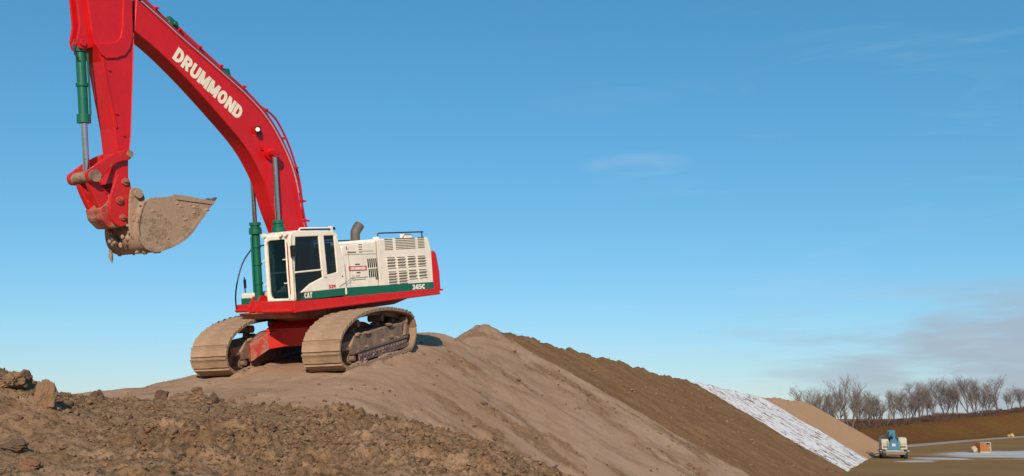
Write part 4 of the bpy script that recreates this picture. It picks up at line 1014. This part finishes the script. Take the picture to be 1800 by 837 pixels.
def make_track():
    # inner chain: pairs of links following the loop
    mb = MB(); ins = [(x, z) for x, z in (at_len(i * cum[-1] / 92) for i in range(92))]
    def inset(line, d):
        out = []; n = len(line)
        for i in range(n):
            a = line[i - 1]; b_ = line[(i + 1) % n]; tx, tz = b_[0] - a[0], b_[1] - a[1]; l = math.hypot(tx, tz); out.append((line[i][0] + tz / l * d * 1.0, line[i][1] - tx / l * d))
        return out
    o1 = inset(ins, 0.05); o2 = inset(ins, 0.165)
    cx = sum(p[0] for p in ins) / len(ins); 
    if abs(o1[0][1]) > 0 and o1[2][1] < 0: o1 = inset(ins, -0.05); o2 = inset(ins, -0.165)
    n = len(ins)
    for y0, y1 in ((-0.15, -0.07), (0.07, 0.15)):
        vs = [(x, y0, z) for x, z in o1] + [(x, y0, z) for x, z in o2] + [(x, y1, z) for x, z in o1] + [(x, y1, z) for x, z in o2]
        fs = []
        for i in range(n):
            j = (i + 1) % n
            fs += [(i, j, n + j, n + i), (2 * n + i, 3 * n + i, 3 * n + j, 2 * n + j), (n + i, n + j, 3 * n + j, 3 * n + i), (i, 2 * n + i, 2 * n + j, j)]
        mb.add(vs, fs)
    tr = mb.build('crawler_track', M['mudframe'], EX)
    shoe_me = None
    for k in range(NSH):
        s = (k + 0.5) * pitch; p = at_len(s); a = at_len(s - pitch * 0.45); b_ = at_len(s + pitch * 0.45)
        if shoe_me is None:
            o = make_shoe().build('track_shoe', M['shoe'], tr, smooth=40); first = o; shoe_me = o.data
        else:
            o = first.copy(); C.objects.link(o)
        t = Vector((b_[0] - a[0], 0, b_[1] - a[1])).normalized(); outw = Vector((0, 1, 0)).cross(t) * -1
        # path runs backwards along the ground, so outwards is -(t x y)
        nrm = t.cross(Vector((0, 1, 0)))
        if (Vector((p[0] - 0.1, 0, p[1] - 0.6))).dot(nrm) < 0: nrm = -nrm
        yv = nrm.cross(t)
        mtx = Matrix((t, yv, nrm)).transposed().to_4x4(); mtx.translation = Vector((p[0], 0, p[1] + 0.03 if False else p[1])) 
        o.parent = tr; o.matrix_parent_inverse = Matrix.Identity(4); o.matrix_basis = mtx
    # side frame
    fr = MB(); fr.prism([(1.70, 0.30), (1.85, 0.55), (1.55, 0.78), (-1.3, 0.80), (-1.95, 0.78), (-2.2, 0.5), (-1.7, 0.30)], -0.36, 0.36)
    fo = fr.build('track_frame', M['mudframe'], tr, bevel=0.03)
    g = MB(); g.prism([(1.45, 0.10), (1.45, 0.33), (-2.0, 0.33), (-2.0, 0.10)], 0.37, 0.40); g.prism([(1.45, 0.10), (1.45, 0.33), (-2.0, 0.33), (-2.0, 0.10)], -0.40, -0.37)
    g.prism([(1.5, 0.34), (1.5, 0.40), (-2.05, 0.40), (-2.05, 0.34)], -0.42, 0.42)
    for x in np.arange(-1.8, 1.4, 0.21):
        for sy in (1, -1): g.cyl((x, 0.39 * sy, 0.25), (x, 0.43 * sy, 0.25), 0.035, 8)
    g.build('roller_guard', M['mudframe2'], tr, bevel=0.008)
    for x in np.linspace(-1.65, 1.65, 8): 
        w = MB(); w.cyl((x, -0.24, 0.22), (x, 0.24, 0.22), 0.13, 18); w.cyl((x, -0.36, 0.22), (x, 0.36, 0.22), 0.07, 12); w.build('bottom_roller', M['mudframe'], tr, smooth=40)
    for x in (-0.75, 0.9):
        w = MB(); w.cyl((x, -0.2, 1.02), (x, 0.2, 1.02), 0.10, 18); w.box(x - 0.08, x + 0.08, -0.06, 0.06, 0.76, 1.0); w.build('carrier_roller', M['mudframe'], tr, smooth=40)
    w = MB(); w.cyl((2.16, -0.09, 0.56), (2.16, 0.09, 0.56), 0.43, 36); w.cyl((2.16, -0.20, 0.56), (2.16, 0.20, 0.56), 0.17, 24); w.box(1.6, 2.25, -0.30, -0.22, 0.46, 0.66); w.box(1.6, 2.25, 0.22, 0.30, 0.46, 0.66); w.build('idler_wheel', M['mudframe'], tr, smooth=40)
    # sprocket with teeth
    w = MB(); n = 22; ring = []
    for i in range(n * 2):
        r_ = 0.42 if i % 2 == 0 else 0.36; a = math.pi * i / n; ring.append((-2.02 + r_ * math.cos(a), 0.57 + r_ * math.sin(a)))
    w.prism(ring, -0.06, 0.06); w.cyl((-2.02, -0.34, 0.57), (-2.02, 0.36, 0.57), 0.27, 28); w.cyl((-2.02, 0.36, 0.57), (-2.02, 0.42, 0.57), 0.16, 20)
    w.build('drive_sprocket', M['mudframe'], tr, smooth=35)
    # mud packed on the frame and wheels
    md = MB()
    for i in range(46):
        x = random.uniform(-2.2, 1.5); s_ = random.uniform(0.05, 0.13); sy = 1 if i % 2 else -1
        z = random.choice((0.13, 0.40, 0.44, 0.78)) + random.uniform(-0.04, 0.05)
        md.add(*lumpy(x, sy * random.uniform(0.33, 0.39), z, s_ * 2.2, s_ * 0.5, s_ * 0.6, 500 + i, 3, 0.4))
    for i in range(44):
        x = random.uniform(-2.1, 2.2); s_ = random.uniform(0.05, 0.10); md.add(*lumpy(x, (1 if i % 2 else -1) * random.uniform(0.28, 0.40), 0.05, s_ * 3, s_ * 1.2, s_ * 0.6, 700 + i, 3, 0.4))
    for i in range(16):
        s_ = random.uniform(0.08, 0.17); a = random.uniform(-1.2, 1.2); md.add(*lumpy(-2.10 - 0.1 * math.cos(a), random.choice((1, -1)) * random.uniform(0.12, 0.36), 0.55 + 0.35 * math.sin(a), s_, s_ * 0.8, s_, 800 + i, 2))
    tag(md.build('packed_mud', M['shoe'], tr, smooth=60), kind='stuff')
    return tr
M['mudframe2'] = paint('grey_purple_steel', (0.15, 0.09, 0.075), 0.7, 0.65, 4, dustcol=(0.30, 0.19, 0.12))
tl = make_track()
tr_ = copy_tree(tl, EX)
for o, y in ((tl, 1.489), (tr_, -1.489)):
    under(o); c_, s_ = math.cos(UROT), math.sin(UROT); o.location = (-s_ * y, c_ * y, 0.020)
bpy.context.view_layer.update()

# ------------------------------------------------------------------ the boom lift by the foot of the sand
def build_lift():
    e = empty('boom_lift', (32.9, 87.4, 0), math.radians(-14)); e.scale = (0.90, 0.95, 0.93); tag(e, 'blue and cream boom lift parked at the foot of the sand slope', 'boom lift')
    ch = MB(); ch.box(-1.05, 1.05, -1.5, 1.5, 0.50, 0.66); ch.box(-0.85, 0.9, -1.62, -1.5, 0.36, 0.50); ch.box(-0.5, 0.5, -1.2, 1.2, 0.3, 0.52)
    c = ch.build('chassis', M['steel'], e, bevel=0.02)
    MB().box(-1.30, 1.30, -1.35, 1.3, 0.66, 0.74).build('deck_plate', M['liftcream'], e, bevel=0.01)
    for sx in (1, -1):
        for sy in (1, -1):
            w = MB(); w.cyl((sx * 0.80, sy * 1.1, 0.42), (sx * 1.12, sy * 1.1, 0.42), 0.42, 24); wo = w.build('wheel', M['rubber'], e, smooth=35, bevel=0.03)
            w = MB(); w.cyl((sx * 0.95, sy * 1.1, 0.42), (sx * 1.135, sy * 1.1, 0.42), 0.2, 18); w.build('rim', M['liftcream'], wo, smooth=35)
    # engine cover and tank cover either side of the turret
    for x0, x1, h in ((-1.12, -0.45, 1.75), (0.42, 1.16, 1.90)):
        b = MB(); b.prism([(x0, 0.78), (x0, h - 0.1), (x0 + 0.08, h), (x1 - 0.08, h), (x1, h - 0.1), (x1, 0.78)], -1.1, 1.2); bo_ = b.build('side_cover', M['liftcream'], e, bevel=0.04)
        s = MB(); s.box(x0 - 0.005, x1 + 0.005, -1.106, 1.206, 1.28, 1.34); s.box(x0 + 0.1, x1 - 0.1, -1.112, -1.09, 0.95, 1.15); s.build('seam_band', M['slot'], bo_)
    t = MB(); t.prism([(-0.56, 0.75), (0.50, 0.75), (0.44, 1.40), (0.24, 1.78), (-0.24, 1.78), (-0.46, 1.40)], -1.15, 0.9); t.build('turret', M['liftblue'], e, bevel=0.04)
    m = MB(); m.prism([(-0.34, 1.5), (-0.40, 2.35), (-0.32, 2.55), (0.20, 2.55), (0.26, 2.35), (0.36, 1.5)], -0.75, -0.45); m.prism([(-0.34, 1.5), (-0.40, 2.35), (-0.32, 2.55), (0.20, 2.55), (0.26, 2.35), (0.36, 1.5)], 0.05, 0.3)
    m.build('folded_riser', M['liftblue'], e, bevel=0.03)
    k_ = MB(); k_.box(-0.40, -0.31, -0.79, -0.44, 1.50, 2.42); k_.build('riser_edge', M['black'], e); k_ = MB(); k_.box(0.22, 0.31, -0.79, -0.44, 1.50, 2.42); k_.build('riser_edge', M['black'], e)
    k_ = MB(); k_.box(-0.2, 0.12, -1.19, -1.14, 1.1, 1.35); k_.build('control_box', M['wrap'], e)
    k_ = MB(); k_.box(-0.62, -0.57, -1.12, 1.0, 0.76, 1.6); k_.box(0.50, 0.56, -1.12, 1.0, 0.76, 1.6); k_.build('turret_gap_shade', M['black'], e)  # black strips standing in for the shaded gaps between turret and covers
    bm_ = MB(); bm_.tube([(-0.05, -1.5, 2.05), (-0.05, 2.6, 2.15)], 0.17, 4); bm_.build('boom', M['liftblue'], e)
    r = MB(); 
    for x in (-0.75, 0.7):
        for y in (2.6, 3.4): r.tube([(x, y, 0.8), (x, y, 1.95)], 0.025, 6)
    for z in (0.9, 1.4, 1.95): r.tube([(-0.75, 2.6, z), (0.7, 2.6, z), (0.7, 3.4, z), (-0.75, 3.4, z), (-0.75, 2.6, z)], 0.025, 6)
    r.box(-0.75, 0.7, 2.6, 3.4, 0.78, 0.82); r.build('work_basket', M['liftblue'], e)
    s = MB(); s.tube([(-0.9, -1.45, 0.56), (-1.9, -1.2, 0.38), (-2.6, -1.0, 0.55)], 0.06, 8); s.build('tow_bar', M['steel'], e, smooth=50)
build_lift()

# stack of orange bricks and a straw heap out on the field
def build_bricks():
    e = empty('brick_stack', (47.15, 101.5, 0), 0.25); tag(e, 'pallet of orange bricks with torn white wrapping standing out in the field', 'brick stack')
    p = MB()
    for y in (-0.45, 0, 0.45): p.box(-0.62, 0.62, y - 0.05, y + 0.05, 0, 0.1)
    for x in np.linspace(-0.6, 0.5, 7): p.box(x, x + 0.1, -0.52, 0.52, 0.1, 0.125)
    p.build('pallet', M['wood'], e)
    b = MB(); r = random.Random(2)
    for k in range(9):
        n = 6 if k < 7 else 4
        for i in range(n):
            for j in range(4):
                x = -0.56 + i * 0.19 + r.uniform(-0.012, 0.012); y = -0.48 + j * 0.24 + r.uniform(-0.012, 0.012); b.box(x, x + 0.17, y, y + 0.21, 0.13 + k * 0.092, 0.13 + k * 0.092 + 0.078)
    o = b.build('bricks', M['orange'], e)
    w = MB(); w.box(0.60, 0.66, -0.52, 0.52, 0.15, 0.98); w.prism([(0.05, 0.97), (0.66, 0.98), (0.64, 1.04), (0.3, 1.02)], -0.5, 0.5); w.build('wrapping', M['wrap'], e, bevel=0.01)
    e2 = empty('tan_block', (46.2, 101.2, 0), 0.3); tag(e2, 'low tan stone block leaning beside the orange brick pallet', 'block')
    MB().add(*lumpy(0, 0, 0.33, 0.34, 0.4, 0.42, 4, 3, 0.1)).build('block', M['wood'], e2, smooth=35)
    vs, fs = lumpy(0, 0, 0, 1, 1, 1, 77, 4, 0.25); hp = MB()
    for k in range(6):
        a, b_ = lumpy(random.uniform(-0.7, 0.7), random.uniform(-0.4, 0.4), 0.25, 0.6, 0.5, random.uniform(0.35, 0.75), 60 + k, 3, 0.25); hp.add(a, b_)
    o = hp.build('straw_heap', M['straw'], smooth=50); o.location = (0.4945 * 188, 188, 0); o.scale = (0.7, 0.7, 0.6); tag(o, 'small pale yellow straw heap on the track far across the field', 'straw heap')
build_bricks()

# ------------------------------------------------------------------ clods
M['clod'] = paint('dry_clod', (0.20, 0.115, 0.060), 0.95, 0.5, 5, dustcol=(0.115, 0.064, 0.033))
M['clodred'] = paint('damp_red_clod', (0.17, 0.085, 0.044), 0.95, 0.4, 5, dustcol=(0.13, 0.075, 0.042))
M['cloddark'] = paint('damp_dark_clod', (0.105, 0.060, 0.034), 0.95, 0.4, 6, dustcol=(0.12, 0.07, 0.04))
def field_point(px, y): return (px - 900) / 1768.0 * y, y
def clod(px, y, w, h, mat, lab, seed, sink=0.3, ry=None):
    x, yy = field_point(px, y); z = ground_z(x, yy)
    vs, fs = lumpy(0, 0, 0, w / 2, (ry or w) / 2, h / 2, seed, 5, 0.36)
    o = MB().add(vs, fs).build('earth_clod', mat, smooth=25); o.location = (x, yy, z + h / 2 - sink * h); o.rotation_euler = (0, 0, seed)
    tag(o, lab, 'clod of earth', 'large clods lying on the rough berm')
CL = [
 (75, 11.0, 0.20, 0.42, 'clod', 'upright clod standing against the sky right of the heap'),
 (62, 11.2, 0.14, 0.16, 'cloddark', 'dark flake of earth leaning on the foot of the upright clod'),
 (14, 11.1, 0.34, 0.24, 'clod', 'broad pale clod on top of the heap at the left edge'),
 (38, 11.4, 0.22, 0.22, 'clodred', 'reddish clod on the right shoulder of the heap'),
 (168, 13.6, 0.20, 0.18, 'cloddark', 'round dark clod on the berm crest below the empty sky gap'),
 (225, 13.9, 0.15, 0.24, 'clod', 'small tall clod on the berm crest between the two dark round ones'),
 (285, 13.8, 0.20, 0.20, 'cloddark', 'dark round clod on the berm crest left of the right-hand track'),
 (373, 13.6, 0.12, 0.26, 'cloddark', 'narrow dark standing clod on the crest in front of the tracks'),
 (345, 13.9, 0.15, 0.13, 'clodred', 'small reddish clod beside the narrow standing one'),
 (405, 13.8, 0.16, 0.15, 'clod', 'pale squat clod on the crest right of the narrow standing one'),
 (230, 11.0, 0.15, 0.10, 'cloddark', 'dark wedge-shaped clod lying mid-slope below the berm crest'),
 (320, 10.2, 0.24, 0.11, 'cloddark', 'wide flat dark clod low on the slope near the bottom of the view'),
 (30, 9.6, 0.26, 0.17, 'cloddark', 'large dark clod low at the left edge'),
 (62, 9.0, 0.17, 0.12, 'clodred', 'red-brown clod in the bottom left corner'),
 (115, 9.9, 0.22, 0.13, 'clod', 'flat pale clod on the slope right of the large dark one'),
 (762, 14.8, 0.12, 0.11, 'cloddark', 'lone dark clod where the rough berm meets the smooth slope below the left track'),
]
for i, (px, y, w, h, mt, lab) in enumerate(CL): clod(px, y, w, h, M[mt], lab, 20 + i)
def build_rubble(name, n, seed, y0, y1, label):
    r = np.random.RandomState(seed)
    y = y0 + (y1 - y0) * r.rand(n) ** (0.8 if name == 'loose_soil' else 1.3)
    x = (-0.62 + 0.80 * r.rand(n)) * (y + 1) if name == 'loose_soil' else (-0.5 + 0.98 * r.rand(n)) * y
    z, at = terrain(x, y, True)
    if name == 'loose_soil': keep = (at['rough'] > 0.45) & (r.rand(n) < 0.25 + 0.75 * sstep(fbm(x, y, 0.7, 3, 90), -0.2, 0.2))
    else:
        dens = 0.05 + 0.75 * at['streak'] + 0.20 * at['brown'] + 0.8 * at['rough'] + 0.3 * sstep(fbm(x, y, 0.5, 3, 91), 0.1, 0.4)
        keep = (at['sand'] < 0.1) & (z > -EYE + 0.15) & (r.rand(n) < dens) & ~((np.abs((x - TRK[0]) * TRK[2] + (y - TRK[1]) * TRK[3]) < 3.0) & (np.abs(-(x - TRK[0]) * TRK[3] + (y - TRK[1]) * TRK[2]) < 2.05))
    x, y, z = x[keep], y[keep], z[keep]
    protos = []
    for k in range(14):
        vs, fs = lumpy(0, 0, 0, 1, 0.85, 0.7, 900 + k, 2, 0.40); protos.append((np.array(vs), np.array(fs)))
    V = [[], [], []]; F = [[], [], []]; cnt = [0, 0, 0]
    size = 0.007 + 0.026 * r.rand(len(x)) ** 5 + 0.04 * (r.rand(len(x)) < 0.006) * r.rand(len(x))
    if name != 'loose_soil': size = (0.012 + 0.05 * r.rand(len(x)) ** 4) * (0.6 + y / 40.0)
    which = r.choice(3, len(x), p=[0.6, 0.2, 0.2])
    for i in range(len(x)):
        vs, fs = protos[i % 14]; s = size[i]; a = r.rand() * 6.28; c_, s_ = math.cos(a), math.sin(a)
        v = vs * s; v = np.stack([v[:, 0] * c_ - v[:, 1] * s_, v[:, 0] * s_ + v[:, 1] * c_, v[:, 2]], 1) + np.array([x[i], y[i], z[i] + EYE + s * 0.25])
        k = which[i]; V[k].append(v); F[k].append(fs + cnt[k]); cnt[k] += len(vs)
    vs = np.concatenate(V[0] + V[1] + V[2]); offs = [0, cnt[0], cnt[0] + cnt[1]]
    fs = np.concatenate([np.concatenate(F[k]) + offs[k] for k in range(3)]); mi = np.concatenate([np.full(sum(len(f) for f in F[k]), k) for k in range(3)])
    me = bpy.data.meshes.new(name); me.vertices.add(len(vs)); me.vertices.foreach_set('co', vs.astype(np.float32).ravel())
    me.loops.add(fs.size); me.loops.foreach_set('vertex_index', fs.astype(np.int32).ravel()); me.polygons.add(len(fs)); me.polygons.foreach_set('loop_start', np.arange(len(fs), dtype=np.int32) * 3)
    me.polygons.foreach_set('material_index', mi.astype(np.int32)); me.update(calc_edges=True)
    o = link(name, me, M['clod']); me.materials.append(M['clodred']); me.materials.append(M['cloddark'])
    tag(o, kind='stuff', label=label, cat='loose soil')
build_rubble('loose_soil', 42000, 9, 7.2, 16.7, 'loose crumbs of brown soil strewn over the rough berm')
build_rubble('scattered_clods', 26000, 10, 11.0, 68.0, 'small clods scattered over the smooth tan slope and the brown slope')
